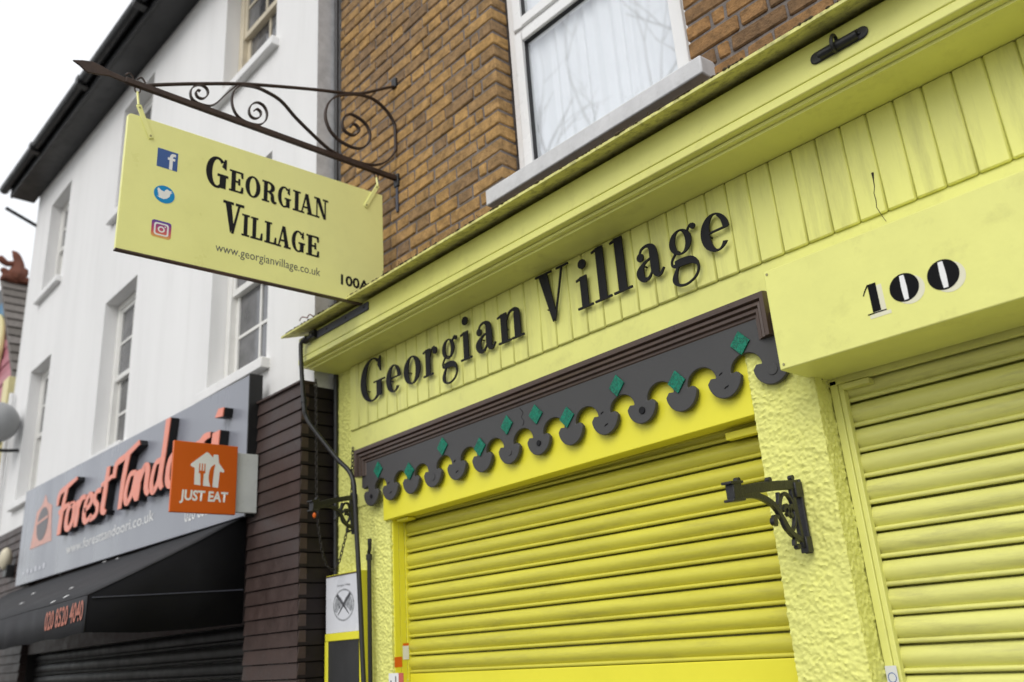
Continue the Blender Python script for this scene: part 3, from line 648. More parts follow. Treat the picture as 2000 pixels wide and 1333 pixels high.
for i, r_, hgt in ((0, .010, .004), (3, .016, .0025), (6, .013, .0025), (7, .011, .005), (10, .013, .005), (13, .018, .003)):
    p = (LX[i]+.004, YP, ZC-.022+ps(LX[i])); part('boss', MB().disc(p, (0, -1, 0), r_, hgt, 16), 'charcoal_paint' if r_ > .0125 and i != 10 else 'letter_black', pe, bev=.001)
for i in (1, 4, 9, 12):
    cx = LX[i]; z = ZC+ps(cx)
    mk = MB()
    for (du, dv, w_) in ((-.008, .014, .006), (.006, -.034, .008)):
        mk.tube(catmull([(cx+du-w_, YP-.0005, z+dv-.002), (cx+du, YP-.0012, z+dv+.002), (cx+du+w_, YP-.0005, z+dv+.004)], 3), .0019, 5)
    part('filler_mark', mk, 'letter_black', pe)
cc = (LX[6]+LX[7])/2
part('split', MB().tube(catmull([(cc-.004, YP, Z(.90)), (cc+.012, YP-.0003, Z(.878)), (cc+.002, YP, Z(.862)), (cc+.014, YP-.0003, Z(.842)), (cc+.006, YP, Z(.826))], 4), .0014, 4), 'letter_black', pe)

#==RAISED LETTERING==
lt = thing('fascia_lettering', 'black raised serif letters reading Georgian Village on the boarded fascia', 'lettering', (-2.5, 2.35, Z(1.28)))
YL = 2.338
def cA(x, y): return (690+x/5.405, 580+y/5.405)
def cB(x, y): return (1030+x/4.762, 390+y/4.762)
LET = [('G', cA(75, 880), cA(322, 880)), ('e', cA(345, 870), cA(497, 870)), ('o', cA(530, 775), cA(705, 775)), ('r', cA(735, 700), cA(880, 640)), ('g', cA(930, 640), cA(1100, 640)), ('i', cA(1128, 520), cA(1245, 520)), ('a', cA(1285, 440), cA(1505, 440)), ('n', cA(1525, 330), cA(1795, 290)),
       ('V', cB(75, 800), cB(400, 800)), ('i', cB(455, 850), cB(600, 850)), ('l', cB(605, 700), cB(765, 700)), ('l', cB(775, 600), cB(950, 600)), ('a', cB(1000, 600), cB(1275, 600)), ('g', cB(1305, 450), cB(1590, 450)), ('e', cB(1605, 310), cB(1885, 310))]
zbase = [PY(*cA(190, 1100), YL).z, PY(*cA(420, 1000), YL).z, PY(*cA(1340, 595), YL).z, PY(*cA(1640, 445), YL).z, PY(*cB(560, 985), YL).z, PY(*cB(900, 825), YL).z, PY(*cB(1750, 475), YL).z]
ztop = [PY(*cA(170, 655), YL).z, PY(*cB(150, 690), YL).z, PY(*cB(830, 345), YL).z]
H_L = (ztop[0]+ztop[2]+ztop[1])/3-sum(zbase)/len(zbase)
print('LETTER base', [round(z_-CAMZ, 3) for z_ in zbase], [round(z_-CAMZ, 3) for z_ in ztop], H_L)
def zB(x): return zbase[0]+(zbase[-1]-zbase[0])*(x+3.65)/(2.2)
for ch, a, b in LET:
    A, B = PY(*a, YL), PY(*b, YL)
    mb = glyph(MB(), DID, ch, fx(YL), A.x, B.x, zB((A.x+B.x)/2), H_L, -.006, 0)
    part('letter', mb, 'letter_black', lt, label='raised black letter '+ch)
    xm = (A.x+B.x)/2
pins = MB()
for ch, a, b in LET:
    A, B = PY(*a, YL), PY(*b, YL); xm = A.x+(B.x-A.x)*.28
    pins.tube([(xm, YL+.005, zB(xm)+.06), (xm, 2.365, zB(xm)+.06)], .003, 6)
part('standoff_pins', pins, 'letter_black', lt)

#==FITTINGS ON THE CORNICE==
fl = thing('flat_iron_strap', 'flat slate-grey iron strap screwed along the end of the cornice', 'strap', (-3.5, 2.145, Z(1.58)))
zs0, zs1 = Z(1.563), Z(1.604)
part('strap_plate', MB().box(-3.745, -3.243, 2.141, 2.1505, zs0, zs1), 'slate_steel', fl, bev=.002)
for x in (-3.62, -3.44, -3.275): part('screw', MB().disc((x, 2.1412, (zs0+zs1)/2), (0, -1, 0), .006, .003, 10), 'black_iron', fl)
part('hinge_knuckle', MB().tube([(-3.815, 2.130, zs0+.008), (-3.725, 2.130, zs0+.02)], .016, 10).box(-3.765, -3.715, 2.122, 2.1408, zs0+.002, zs1+.004), 'black_iron', fl, smooth=True)
hk = thing('iron_hook_plate', 'black painted iron plate with a ring hook fixed to the cornice', 'hook plate', (-.814, 2.148, Z(1.56)))
pl = []
for (cx, s_) in ((-.745, 1), (-.885, -1)):
    pl += [(cx+s_*.019*math.sin(R(a)), Z(1.5585)+.019*math.cos(R(a))*s_) for a in range(0, 181, 20)]
part('back_plate', MB().prism(pl, fx(2.1498), 0, .006), 'black_iron', hk, bev=.003)
part('bolt_bar', MB().tube([(-.87, 2.140, Z(1.556)), (-.755, 2.140, Z(1.556))], .0145, 10), 'black_iron', hk, smooth=True)
part('ring', MB().tube([(-.820+.004*math.sin(R(a)), 2.132+.018*math.cos(R(a)), Z(1.563)+.024*math.sin(R(a))) for a in range(0, 360, 20)], .0055, 8, closed=True), 'black_iron', hk, smooth=True)
for x in (-.875, -.752): part('rivet', MB().ball((x, 2.144, Z(1.559)), .006, 8, 6), 'black_iron', hk, smooth=True)
# conduit from the strap to the wall
pp = catmull([(-3.78, 2.118, zs0+.018), (-3.832, 2.118, zs0+.004), (-3.838, 2.118, zs0-.03), (-3.828, 2.12, Z(1.40)), (-3.80, 2.122, Z(1.21)), (-3.795, 2.13, Z(1.165)), (-3.765, 2.15, Z(1.10)), (-3.66, 2.225, Z(.93)), (-3.61, 2.262, Z(.862)), (-3.578, 2.27, Z(.80)), (-3.565, 2.27, Z(.70)), (-3.545, 2.28, Z(.3)), (-3.524, 2.285, Z(-.12)), (-3.47, 2.30, Z(-1.2)), (-3.46, 2.30, .002)], 6)
cd = thing('bent_black_conduit', 'bent black pipe running from the cornice end down past the wall bracket', 'pipe', (-3.46, 2.3, 0))
part('pipe', MB().tube(pp, .0115, 10), 'black_iron', cd, smooth=True)
part('coupling', MB().tube([(-3.8075, 2.1215, Z(1.26)), (-3.8035, 2.1218, Z(1.235))], .016, 10), 'black_iron', cd, smooth=True)

#==BRACKETS==
def bracket(name, label, base, tip, hgt):
    """cast iron bracket: wall leg, arm, curved brace, ring scrolls"""
    base, tip = Vector(base), Vector(tip)
    o = thing(name, label, 'bracket', base, 'cast iron hanging basket brackets')
    ax = Vector((tip.x-base.x, tip.y-base.y, 0)); L = ax.length; ax.normalize(); sd_ = Vector((-ax.y, ax.x, 0)); dz = tip.z-base.z
    k = hgt/.21; q = L/.39
    def m3(u, v, d): return base+ax*(u*q)+Vector((0, 0, v*k+dz*(u/.39)))+sd_*d
    def bar(pts, wd, th=.012): 
        mb = MB(); pr = brush(pts, wd if isinstance(wd, list) else [wd]*len(pts)); mb.ribbon(pr[0], m3, -th/2, th/2); return mb
    part('wall_leg', bar([(.050, -.02), (.046, -.10), (.036, -.195)], [.020, .018, .016]), 'black_iron', o, bev=.002)
    wp = MB(); wp.ribbon(brush([(.008, .004), (.008, -.1), (.008, -.215)], [.012, .012, .012])[0], m3, -.011, .011); wp.ribbon(rect(0, .044, -.004, -.05)[0], m3, -.012, .012); wp.ribbon(rect(0, .034, -.165, -.212)[0], m3, -.012, .012)
    part('wall_plate', wp, 'black_iron', o, bev=.003)
    part('arm', bar([(.0, -.012), (.12, -.010), (.22, -.012), (.34, -.018)], [.030, .028, .030, .028], .015), 'black_iron', o, bev=.003)
    cp = MB(); cp.ribbon(rect(.335, .378, -.040, .006)[0], m3, -.013, .013); cp.ribbon(rect(.328, .392, .002, .010)[0], m3, -.016, .016); cp.ribbon(rect(.328, .390, -.046, -.038)[0], m3, -.016, .016)
    part('end_cap', cp, 'black_iron', o, bev=.002)
    part('brace', bar([(.34, -.032), (.25, -.034), (.17, -.062), (.13, -.105), (.095, -.148), (.03, -.178)], [.016, .018, .018, .018, .017, .016], .013), 'black_iron', o, bev=.002)
    rg = MB(); rr2 = [(ell(.096, -.090, .044, .060, R(a)), ell(.096, -.090, .034, .050, R(a))) for a in range(0, 360, 15)]; rg.ribbon(rr2, m3, -.006, .006, True)
    part('ring', rg, 'black_iron', o, bev=.002)
    for pts in ([(.118, -.085), (.10, -.070), (.088, -.085), (.10, -.098)], [(.055, -.09), (.072, -.072), (.084, -.090), (.070, -.104)], [(.13, -.03), (.135, -.055), (.15, -.075)], [(.15, -.10), (.172, -.098), (.178, -.112), (.165, -.120)], [(.065, -.165), (.082, -.172), (.085, -.186)]):
        sc = MB(); pr = brush(pts, [.010, .011, .011, .012][:len(pts)]); sc.ribbon(pr[0], m3, -.0055, .0055); part('scroll', sc, 'black_iron', o, bev=.0015)
    for (u, v, r1, r2) in ((.176, -.110, .012, .012), (.335, .012, .010, .008), (.17, .008, .010, .008), (.04, .010, .010, .008), (.07, -.19, .010, .008)):
        sc = MB(); sc.ribbon(dot(u, v, r1, r2)[0], m3, -.0065, .0065); part('knob', sc, 'black_iron', o, bev=.0015)
    return o
bracket('wall_bracket', 'ornate black cast iron bracket on the rough yellow pillar between two shutters', (-1.292, 2.352, Z(.402)), (-1.292, 1.975, Z(.362)), .205)
bracket('wall_bracket', 'ornate black cast iron bracket with a chain beside the bent pipe', (-3.712, 2.374, Z(.765)), (-3.60, 2.045, Z(.69)), .19)
# chain
def chain_links(path, ln=.026, wd=.0065, rad=.0024):
    mb = MB(); ps_ = catmull(path, 12); acc = 0; last = ps_[0]; nxt = 0; k = 0; tot = 0
    seg = []
    for p in ps_[1:]:
        d = (p-last).length
        while tot+d >= nxt:
            t_ = (nxt-tot)/d if d else 0; seg.append((last.lerp(p, t_), (p-last).normalized())); nxt += ln*.74
        tot += d; last = p
    for c, tg in seg:
        a = tg.orthogonal().normalized(); b = tg.cross(a); ang = R(45+90*(k % 2)); s_ = a*math.cos(ang)+b*math.sin(ang); k += 1
        mb.tube([c+tg*(ln/2)*math.cos(R(t_))+s_*wd*math.sin(R(t_)) for t_ in range(0, 360, 45)], rad, 5, closed=True)
    return mb
ch = thing('hanging_chain', 'thin dark chain looped below the left cast iron bracket', 'chain', (-3.7, 2.3, Z(.5)))
c1 = [PX(617, 745, -3.79), PX(618, 850, -3.77), PX(619, 985, -3.75), PX(625, 1050, -3.74), PX(634, 1095, -3.74), PX(648, 1113, -3.74), PX(661, 1100, -3.74), PX(671, 1065, -3.73), PX(679, 1032, -3.72)]
part('looped_chain', chain_links(c1), 'chain_iron', ch)
part('short_chain', chain_links([PY(689, 878, 2.36), PY(688, 915, 2.36), PY(687, 965, 2.36)]), 'chain_iron', ch)
part('orange_tag', MB().ball(PX(614, 1007, -3.745), .009, 8, 6, (1, 1, 1.5)), 'label_orange', ch, smooth=True)

#==DOOR SIDE FITTINGS==
bo = thing('shutter_pole', 'tall thin black iron rod with a hooked top on the left pillar', 'rod', (-3.572, 2.35, 0))
part('rod', MB().tube([(-3.572, 2.352, .002), (-3.572, 2.352, Z(.43))], .0105, 10), 'black_iron', bo, smooth=True)
part('collar', MB().tube([(-3.572, 2.352, Z(.428)), (-3.572, 2.352, Z(.455))], .015, 10), 'black_iron', bo, smooth=True)
part('hook', MB().tube(catmull([(-3.572, 2.352, Z(.45)), (-3.570, 2.35, Z(.465)), (-3.556, 2.345, Z(.475)), (-3.550, 2.342, Z(.50)), (-3.551, 2.342, Z(.525))], 4), [.009]*12+[.010]*5, 8), 'black_iron', bo, smooth=True)
mc = thing('menu_case', 'yellow framed wall case with a white poster above a blank chalkboard', 'menu case', (-3.76, 2.35, Z(-.7)))
mx0, mx1 = -3.912, -3.605; yc = 2.322
part('case_body', MB().box(mx0, mx1, yc, 2.372, Z(-.8), Z(.386)), 'bright_yellow', mc, bev=.002)
part('poster', MB().box(mx0+.006, mx1-.006, yc-.004, yc-.0005, Z(.112), Z(.376)), 'poster_paper', mc)
part('top_edge', MB().box(mx0+.004, mx1-.002, yc-.007, yc-.0005, Z(.3765), Z(.382)), 'brown_moulding', mc)
part('mid_rail', MB().box(mx0+.004, mx1-.002, yc-.009, yc-.0005, Z(.075), Z(.1105)), 'bright_yellow', mc, bev=.003)
part('side_rail', MB().box(mx0+.001, mx0+.028, yc-.009, yc-.0005, Z(-.78), Z(.0745)), 'bright_yellow', mc, bev=.003)
part('chalkboard', MB().box(mx0+.0285, mx1-.012, yc-.004, yc-.0005, Z(-.75), Z(.0745)), 'chalkboard', mc)
pcx, pcz = -3.745, Z(.237)
pr = MB(); pr.ribbon(*(lambda r_: (r_[0], fx(yc-.004), .0002, .0005, True))(ring(pcx, pcz, .095, .075, pcx, pcz, .085, .067))); part('print_ring', pr, 'poster_grey', mc)
pw = MB()
for s_ in (-1, 1):
    pw.ribbon(brush([(pcx, pcz+.005), (pcx+s_*.045, pcz+.012), (pcx+s_*.07, pcz-.03)], [.01, .06, .02])[0], fx(yc-.004), .0006, .0008+s_*.0001)
part('print_wings', pw, 'poster_grey', mc)
pk = MB()
for s_ in (-1, 1): pk.ribbon(brush([(pcx-s_*.06, pcz+.05), (pcx, pcz), (pcx+s_*.05, pcz-.045)], [.018, .012, .004])[0], fx(yc-.004), .0011, .0013+s_*.0001)
part('print_cross', pk, 'poster_ink', mc)
text_part('poster_lettering', 'Georgian Village', fx(yc-.004), pcx-.06, pcx+.06, pcz+.088, .010, 'poster_ink', mc)
lb = lambda y: PX
xr_ = -3.4222
def stick(name, quad_px, m, label):
    mb = MB(); q = [PX(a, b, xr_) for a, b in quad_px]; ys = [p.y for p in q]; zs = [p.z for p in q]
    mb.box(xr_+.0004, xr_+.0012, min(ys), max(ys), min(zs), max(zs)); return mb
st = thing('shutter_label', 'small white label with an orange header on the yellow guide rail', 'label', PX(792, 1272, xr_))
part('label_paper', stick('', ((787, 1262), (798, 1262), (798, 1288), (787, 1288)), 'print_white', ''), 'print_white', st)
part('label_header', stick('', ((787, 1257), (798, 1257), (798, 1261.5), (787, 1261.5)), 'label_orange', ''), 'label_orange', st)
single('warning_sticker', stick('', ((771, 1284), (785, 1284), (785, 1303), (771, 1303)), '', ''), 'label_orange', 'plain small orange sticker on the yellow guide rail', 'sticker')
st = thing('rating_plate', 'white and red plate at the foot of the yellow guide rail', 'plate', PX(770, 1330, -3.40))
q = PY(757, 1316, 2.36); part('plate_white', MB().box(q.x, q.x+.075, 2.366, 2.369, q.z-.09, q.z), 'print_white', st)
part('plate_red', MB().box(q.x+.076, q.x+.11, 2.366, 2.369, q.z-.09, q.z), 'label_red', st)
part('plate_mark', MB().box(q.x+.012, q.x+.022, 2.3655, 2.3658, q.z-.06, q.z-.03).box(q.x+.05, q.x+.058, 2.3655, 2.3658, q.z-.04, q.z-.012), 'poster_ink', st)
st = thing('white_tag', 'white paper tag with a blue ring on the pale shutter rail', 'label', (-1.15, 2.44, Z(-.15)))
q = PY(1728, 1301, 2.4365); part('tag_paper', MB().box(q.x, q.x+.032, 2.4345, 2.4362, q.z-.07, q.z), 'poster_paper', st)
tg_ = MB(); rg_ = ring(q.x+.016, q.z-.030, .012, .013, q.x+.016, q.z-.030, .010, .011); tg_.ribbon(rg_[0], fx(2.4343), 0, .0004, True); part('tag_ring', tg_, 'ink_blue', st)
# crack and stain on the boards
ck = MB().tube([PY(a, b, 2.3595) for a, b in ((1704, 338), (1706, 352), (1708, 365), (1707, 378), (1711, 392), (1712, 405), (1720, 418), (1731, 433))], [.004, .0016, .0012, .001, .0012, .001, .001, .0008], 5)
part('paint_crack', ck, 'cobweb_dark', sh)

#==HANGING SIGN==
XS = -3.312
sb = thing('sign_bracket', 'rusty wrought iron scroll bracket with a spear tip projecting from the brick wall', 'sign bracket', (XS, YB, Z(2.4)))
s1 = lambda x, y: PX(140+x/5.797, 100+y/5.797, XS); s2_ = lambda x, y: PX(440+x/5.128, 120+y/5.128, XS)
zb_ = Z(2.391)
part('main_bar', MB().box(XS-.011, XS+.011, 0.97, YB-.002, zb_-.013, zb_+.013), 'rust_iron', sb, bev=.002)
tipo = [(10, 105), (120, 108), (230, 122), (330, 170), (430, 228), (560, 285), (700, 345), (700, 395), (600, 358), (500, 318), (420, 285), (300, 270), (175, 245), (90, 165)]
tp = [(s1(*p).y, s1(*p).z) for p in tipo]
part('spear_tip', MB().prism(tp, sy(XS), -.005, .005), 'rust_iron', sb, bev=.002)
def strip(pts, th=.0055, wd=.017, n=5):
    P_ = [Vector((p.x, min(p.y, 2.378), p.z)) for p in catmull([s for s in pts], n)]; mb = MB(); pr = brush([(p.y, p.z) for p in P_], [th]*len(P_), 1); mb.ribbon(pr[0], sy(XS), -wd/2, wd/2); return mb
part('top_rod', MB().tube(catmull([s1(820, 400), s1(960, 385), s1(1400, 372), s2_(160, 228), s2_(500, 250), s2_(900, 285), s2_(1230, 322), s2_(1390, 318), s2_(1560, 280), s2_(1700, 250)], 6), .0085, 8), 'rust_iron', sb, smooth=True)
part('scroll', strip([s1(*p) for p in ((1455, 455), (1425, 445), (1405, 475), (1430, 525), (1490, 540), (1540, 495), (1530, 430), (1470, 388), (1400, 395), (1350, 445), (1350, 520), (1400, 575), (1490, 612), (1570, 622), (1640, 590), (1720, 515), (1800, 445), (1880, 385))]), 'rust_iron', sb, smooth=True)
part('scroll', strip([s2_(*p) for p in ((290, 495), (320, 480), (355, 515), (345, 560), (295, 575), (250, 545), (238, 485), (270, 430), (330, 415), (390, 455), (418, 530), (400, 600), (340, 636), (240, 620), (150, 575), (90, 500), (66, 400), (85, 300), (160, 238))]), 'rust_iron', sb, smooth=True)
part('scroll', strip([s2_(*p) for p in ((160, 238), (300, 260), (420, 310), (560, 400), (700, 560), (850, 710), (1000, 850), (1100, 920), (1250, 985), (1430, 1035), (1560, 1030), (1660, 960), (1722, 850), (1720, 720), (1680, 600), (1600, 480), (1480, 380), (1350, 338), (1230, 335), (1120, 350), (1040, 410), (1005, 500), (1010, 600), (1060, 710), (1150, 800), (1280, 865), (1370, 870), (1430, 820), (1450, 740), (1420, 650), (1350, 580), (1260, 532), (1200, 550), (1170, 610), (1190, 690), (1260, 740), (1310, 735), (1340, 690), (1310, 640), (1270, 632), (1255, 660))], .008, .018), 'rust_iron', sb, smooth=True)
for z, hh in ((zb_, .05), (s2_(1700, 250).z+.02, .035)): part('wall_plate', MB().box(XS-.02, XS+.02, YB-.016, YB+.002, z-hh, z+.025), 'black_iron', sb, bev=.003)
part('bar_stay', MB().box(XS-.008, XS+.008, YB-.012, YB-.003, zb_-.20, zb_-.052), 'slate_steel', sb, bev=.002)
for y in (1.024, 2.25): part('eye', MB().tube([(XS, y+.012*math.cos(R(a)), zb_-.026+.014*math.sin(R(a))) for a in range(0, 360, 30)], .0035, 6, closed=True), 'rust_iron', sb, smooth=True)
for p in ((655, 270), (790, 320)): q = s1(*p); part('clip', MB().tube(catmull([q+Vector((0, .018, -.012)), q+Vector((0, 0, .008)), q+Vector((0, -.016, -.008))], 4), .004, 6), 'rust_iron', sb, smooth=True)
hs = thing('hanging_sign', 'pale yellow hanging board lettered Georgian Village with three social media icons', 'sign', (XS, 1.64, Z(1.62)))
ya, yb, za, zz = .9925, 2.2795, Z(1.6085), Z(2.244)
XF = XS+.010
cnr = [PX(250, 222, XF), PX(746, 383, XF), PX(220, 482, XF)]
print('SIGN', [(round(p.y, 3), round(p.z-CAMZ, 3)) for p in cnr], PX(741, 540, XF), PX(690, 585, XF))
# plate hangs with its top edge rising slightly towards the wall
k_s = .016
ybz = lambda y, z: z+k_s*(y-1.64)
plate = [(ya, ybz(ya, za)), (yb, ybz(yb, za)), (yb, ybz(yb, zz)), (ya+.012, ybz(ya, zz)), (ya, ybz(ya, zz)-.012)]
part('board', MB().prism(plate, sy(XS), -.010, .010), 'sign_yellow', hs, bev=.0025)
part('bottom_edge', MB().hexa([(XS-.0125, ya, ybz(ya, za)-.006), (XS+.0125, ya, ybz(ya, za)-.006), (XS+.0125, ya, ybz(ya, za)-.0003), (XS-.0125, ya, ybz(ya, za)-.0003)], [(XS-.0125, yb, ybz(yb, za)-.006), (XS+.0125, yb, ybz(yb, za)-.006), (XS+.0125, yb, ybz(yb, za)-.0003), (XS-.0125, yb, ybz(yb, za)-.0003)]), 'brown_moulding', hs)
def sg(x, y, sc, ox, oy): return PX(ox+x/sc, oy+y/sc, XF)
g5 = lambda x, y: sg(x, y, 4.166, 380, 280)
def line(letters, mid0, mid1, base0, base1, top, capk, m='letter_black'):
    for i, (ch_, xl, xr) in enumerate(letters):
        t0 = (xl-mid0[0])/(mid1[0]-mid0[0]); t1 = (xr-mid0[0])/(mid1[0]-mid0[0])
        A = g5(xl, mid0[1]+t0*(mid1[1]-mid0[1])); B = g5(xr, mid0[1]+t1*(mid1[1]-mid0[1]))
        xm = (xl+xr)/2; tb = (xm-base0[0])/(base1[0]-base0[0])
        zb0 = g5(*base0).z*(1-tb)+g5(*base1).z*tb
        h = top*(capk if i == 0 else 1)
        part('letter', glyph(MB(), CLA, ch_, sy(XF), A.y, B.y, zb0-(.006 if i == 0 else 0), h, .0003, .0008), m, hs, label='printed black letter '+ch_)
hsm = (g5(1080, 465).z-g5(1062, 622).z)*.99
line([('G', 95, 275), ('E', 285, 402), ('O', 415, 537), ('R', 550, 668), ('G', 678, 785), ('I', 800, 862), ('A', 852, 968), ('N', 972, 1086)], (180, 222), (1030, 530), (330, 398), (1020, 612), hsm, 1.42)
line([('V', 228, 398), ('I', 385, 448), ('L', 458, 556), ('L', 570, 668), ('A', 664, 780), ('G', 790, 898), ('E', 908, 1016)], (310, 610), (960, 832), (420, 760), (960, 920), hsm, 1.42)
A, B = g5(170, 850), g5(1022, 1072)
text_part('web_address', 'www.georgianvillage.co.uk', sy(XF), A.y, B.y, (g5(215, 880).z+g5(1000, 1088).z)/2-.002, .040, 'poster_ink', hs, slope=.012)
A, B = g5(1190, 1125), g5(1362, 1170)
text_part('door_number', '100A', sy(XF), A.y, A.y+(B.y-A.y)*1.36, g5(1215, 1152).z, .050, 'letter_black', hs, bold=.03)
gI = lambda x, y: sg(x, y, 4.597, 210, 210)
q = [gI(*p) for p in ((455, 365), (637, 415), (622, 578), (437, 525))]
cy_, cz_ = sum(p.y for p in q)/4, sum(p.z for p in q)/4; hw_ = (q[1].y-q[0].y+q[2].y-q[3].y)/4; hh_ = (q[0].z-q[3].z+q[1].z-q[2].z)/4
ic = part('icon_square', MB().prism([(cy_-hw_, cz_-hh_), (cy_+hw_, cz_-hh_), (cy_+hw_, cz_+hh_), (cy_-hw_, cz_+hh_)], sy(XF), .0003, .0008), 'fb_blue', hs)
fm = MB(); U = lambda pr: [((cy_+a[0]*hw_, cz_+a[1]*hh_), (cy_+b[0]*hw_, cz_+b[1]*hh_)) for a, b in pr[0]]
fm.ribbon(U(brush([(.36, -.99), (.36, -.2), (.37, .35), (.48, .62), (.78, .64)], [.32, .32, .32, .30, .28])), sy(XF), .0009, .0012); fm.ribbon(U(rect(.02, .74, .02, .28)), sy(XF), .0009, .0013)
part('letter_f', fm, 'print_white', ic)
c_ = gI(510, 783); rw_ = (gI(603, 805).y-gI(415, 760).y)/2; rh_ = rw_*.93
cw = part('icon_disc', MB().prism([(c_.y+rw_*math.cos(R(a)), c_.z+rh_*math.sin(R(a))) for a in range(0, 360, 12)], sy(XF), .0003, .0008), 'tw_blue', hs)
bird = [(-.70, -.32), (-.45, -.34), (-.62, -.12), (-.50, -.12), (-.68, .12), (-.60, .10), (-.70, .38), (-.60, .62), (-.35, .40), (-.02, .30), (.05, .52), (.25, .66), (.48, .55), (.70, .60), (.58, .42), (.76, .42), (.58, .24), (.50, -.12), (.25, -.42), (-.05, -.56), (-.40, -.52)]
part('bird_mark', MB().prism([(c_.y+rw_*a, c_.z+rh_*b) for a, b in bird], sy(XF), .0009, .0012), 'print_white', cw)
c_ = gI(482, 1098); rw_ = (gI(572, 1120).y-gI(395, 1075).y)/2; rh_ = rw_*.95
def rrect(k, r_=.3): return [(c_.y+rw_*k*(sx_*(1-r_)+r_*math.cos(R(a))), c_.z+rh_*k*(sy_*(1-r_)+r_*math.sin(R(a)))) for sx_, sy_, a0 in ((1, 1, 0), (-1, 1, 90), (-1, -1, 180), (1, -1, 270)) for a in range(a0, a0+91, 18)]
ICON_RANGE.inputs[1].default_value = c_.z-rh_; ICON_RANGE.inputs[2].default_value = c_.z+rh_
ig = part('icon_camera', MB().prism(rrect(1), sy(XF), .0003, .0008), 'icon_gradient', hs)
im = MB(); im.ribbon(list(zip(rrect(.74, .38), rrect(.58, .34))), sy(XF), .0009, .0012, True); rr_ = ring(c_.y, c_.z, rw_*.36, rh_*.36, c_.y, c_.z, rw_*.21, rh_*.21); im.ribbon(rr_[0], sy(XF), .0009, .0012, True); im.ribbon(dot(c_.y+rw_*.38, c_.z+rh_*.38, rw_*.07)[0], sy(XF), .0009, .0012)
part('camera_mark', im, 'print_white', ig)
def strap(a, b, wd=.022):
    A_, B_ = PX(*a, XF), PX(*b, XF); d = (B_-A_).normalized(); n_ = Vector((0, -d.z, d.y))*wd/2
    o = part('hanging_strap', MB().hexa([A_+n_+Vector((.0003, 0, 0)), B_+n_+Vector((.0003, 0, 0)), B_-n_+Vector((.0003, 0, 0)), A_-n_+Vector((.0003, 0, 0))], [A_+n_+Vector((.006, 0, 0)), B_+n_+Vector((.006, 0, 0)), B_-n_+Vector((.006, 0, 0)), A_-n_+Vector((.006, 0, 0))]), 'sign_yellow', hs, bev=.0015)
    for q_ in (A_+d*.014, B_-d*.012): part('bolt', MB().disc(q_+Vector((.006, 0, 0)), (1, 0, 0), .0045, .003, 8), 'screw_metal', o)
    return A_
A = strap((270, 206), (295, 272)); part('shackle', MB().tube([A+Vector((.003, 0, 0)), (XS, 1.024, zb_-.036)], .005, 6), 'sign_yellow', hs)
A = strap((737, 364), (713, 405)); part('shackle', MB().tube([A+Vector((.003, 0, 0)), (XS, 2.25, zb_-.036)], .005, 6), 'sign_yellow', hs)

#==WHITE BUILDING==
YW = 2.25; WL, WR = -10.56, -3.93
wb = thing('white_building', 'white rendered building with sash windows and black eaves next door', 'building', (-7.2, 2.6, 0))
cols = [(-5.32, -4.49), (-7.60, -6.83), (-9.92, -9.20)]
rows = [(Z(3.97), Z(5.14)), (Z(1.685), Z(3.115))]
eav = lambda x: Z(5.29)+.055*(-5.9-x)
xs_ = sorted([WL, WR]+[v for c_ in cols for v in c_]); zs_ = sorted([Z(1.36), Z(5.62)]+[v for r_ in rows for v in r_])
wm = MB(); RV = .16
for a in range(len(xs_)-1):
    for b in range(len(zs_)-1):
        x0, x1, z0, z1 = xs_[a], xs_[a+1], zs_[b], zs_[b+1]
        if (x0, x1) in [tuple(c_) for c_ in cols] and (z0, z1) in rows:
            for q in (((x0, YW, z0), (x0, YW+RV, z0), (x0, YW+RV, z1), (x0, YW, z1)), ((x1, YW, z0), (x1, YW+RV, z0), (x1, YW+RV, z1), (x1, YW, z1)), ((x0, YW, z1), (x1, YW, z1), (x1, YW+RV, z1), (x0, YW+RV, z1)), ((x0, YW, z0), (x1, YW, z0), (x1, YW+RV, z0), (x0, YW+RV, z0))): wm.quadv(q)
        else: wm.quadv([(x0, YW, z0), (x1, YW, z0), (x1, YW, z1), (x0, YW, z1)])
wm.quadv([(WL, YW, Z(1.36)), (WL, 6, Z(1.36)), (WL, 6, Z(5.62)), (WL, YW, Z(5.62))])
part('wall', wm, 'white_render', wb)
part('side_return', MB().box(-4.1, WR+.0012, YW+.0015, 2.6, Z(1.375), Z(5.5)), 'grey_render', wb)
part('pier_core', MB().box(-4.1, WR-.02, 2.2225, 2.386, 0, Z(1.374)), 'shaded_return_board', wb)
part('core', MB().box(WL+.01, -4.11, YW+RV+.13, 5.9, 0, Z(5.4)), 'grey_render', wb)
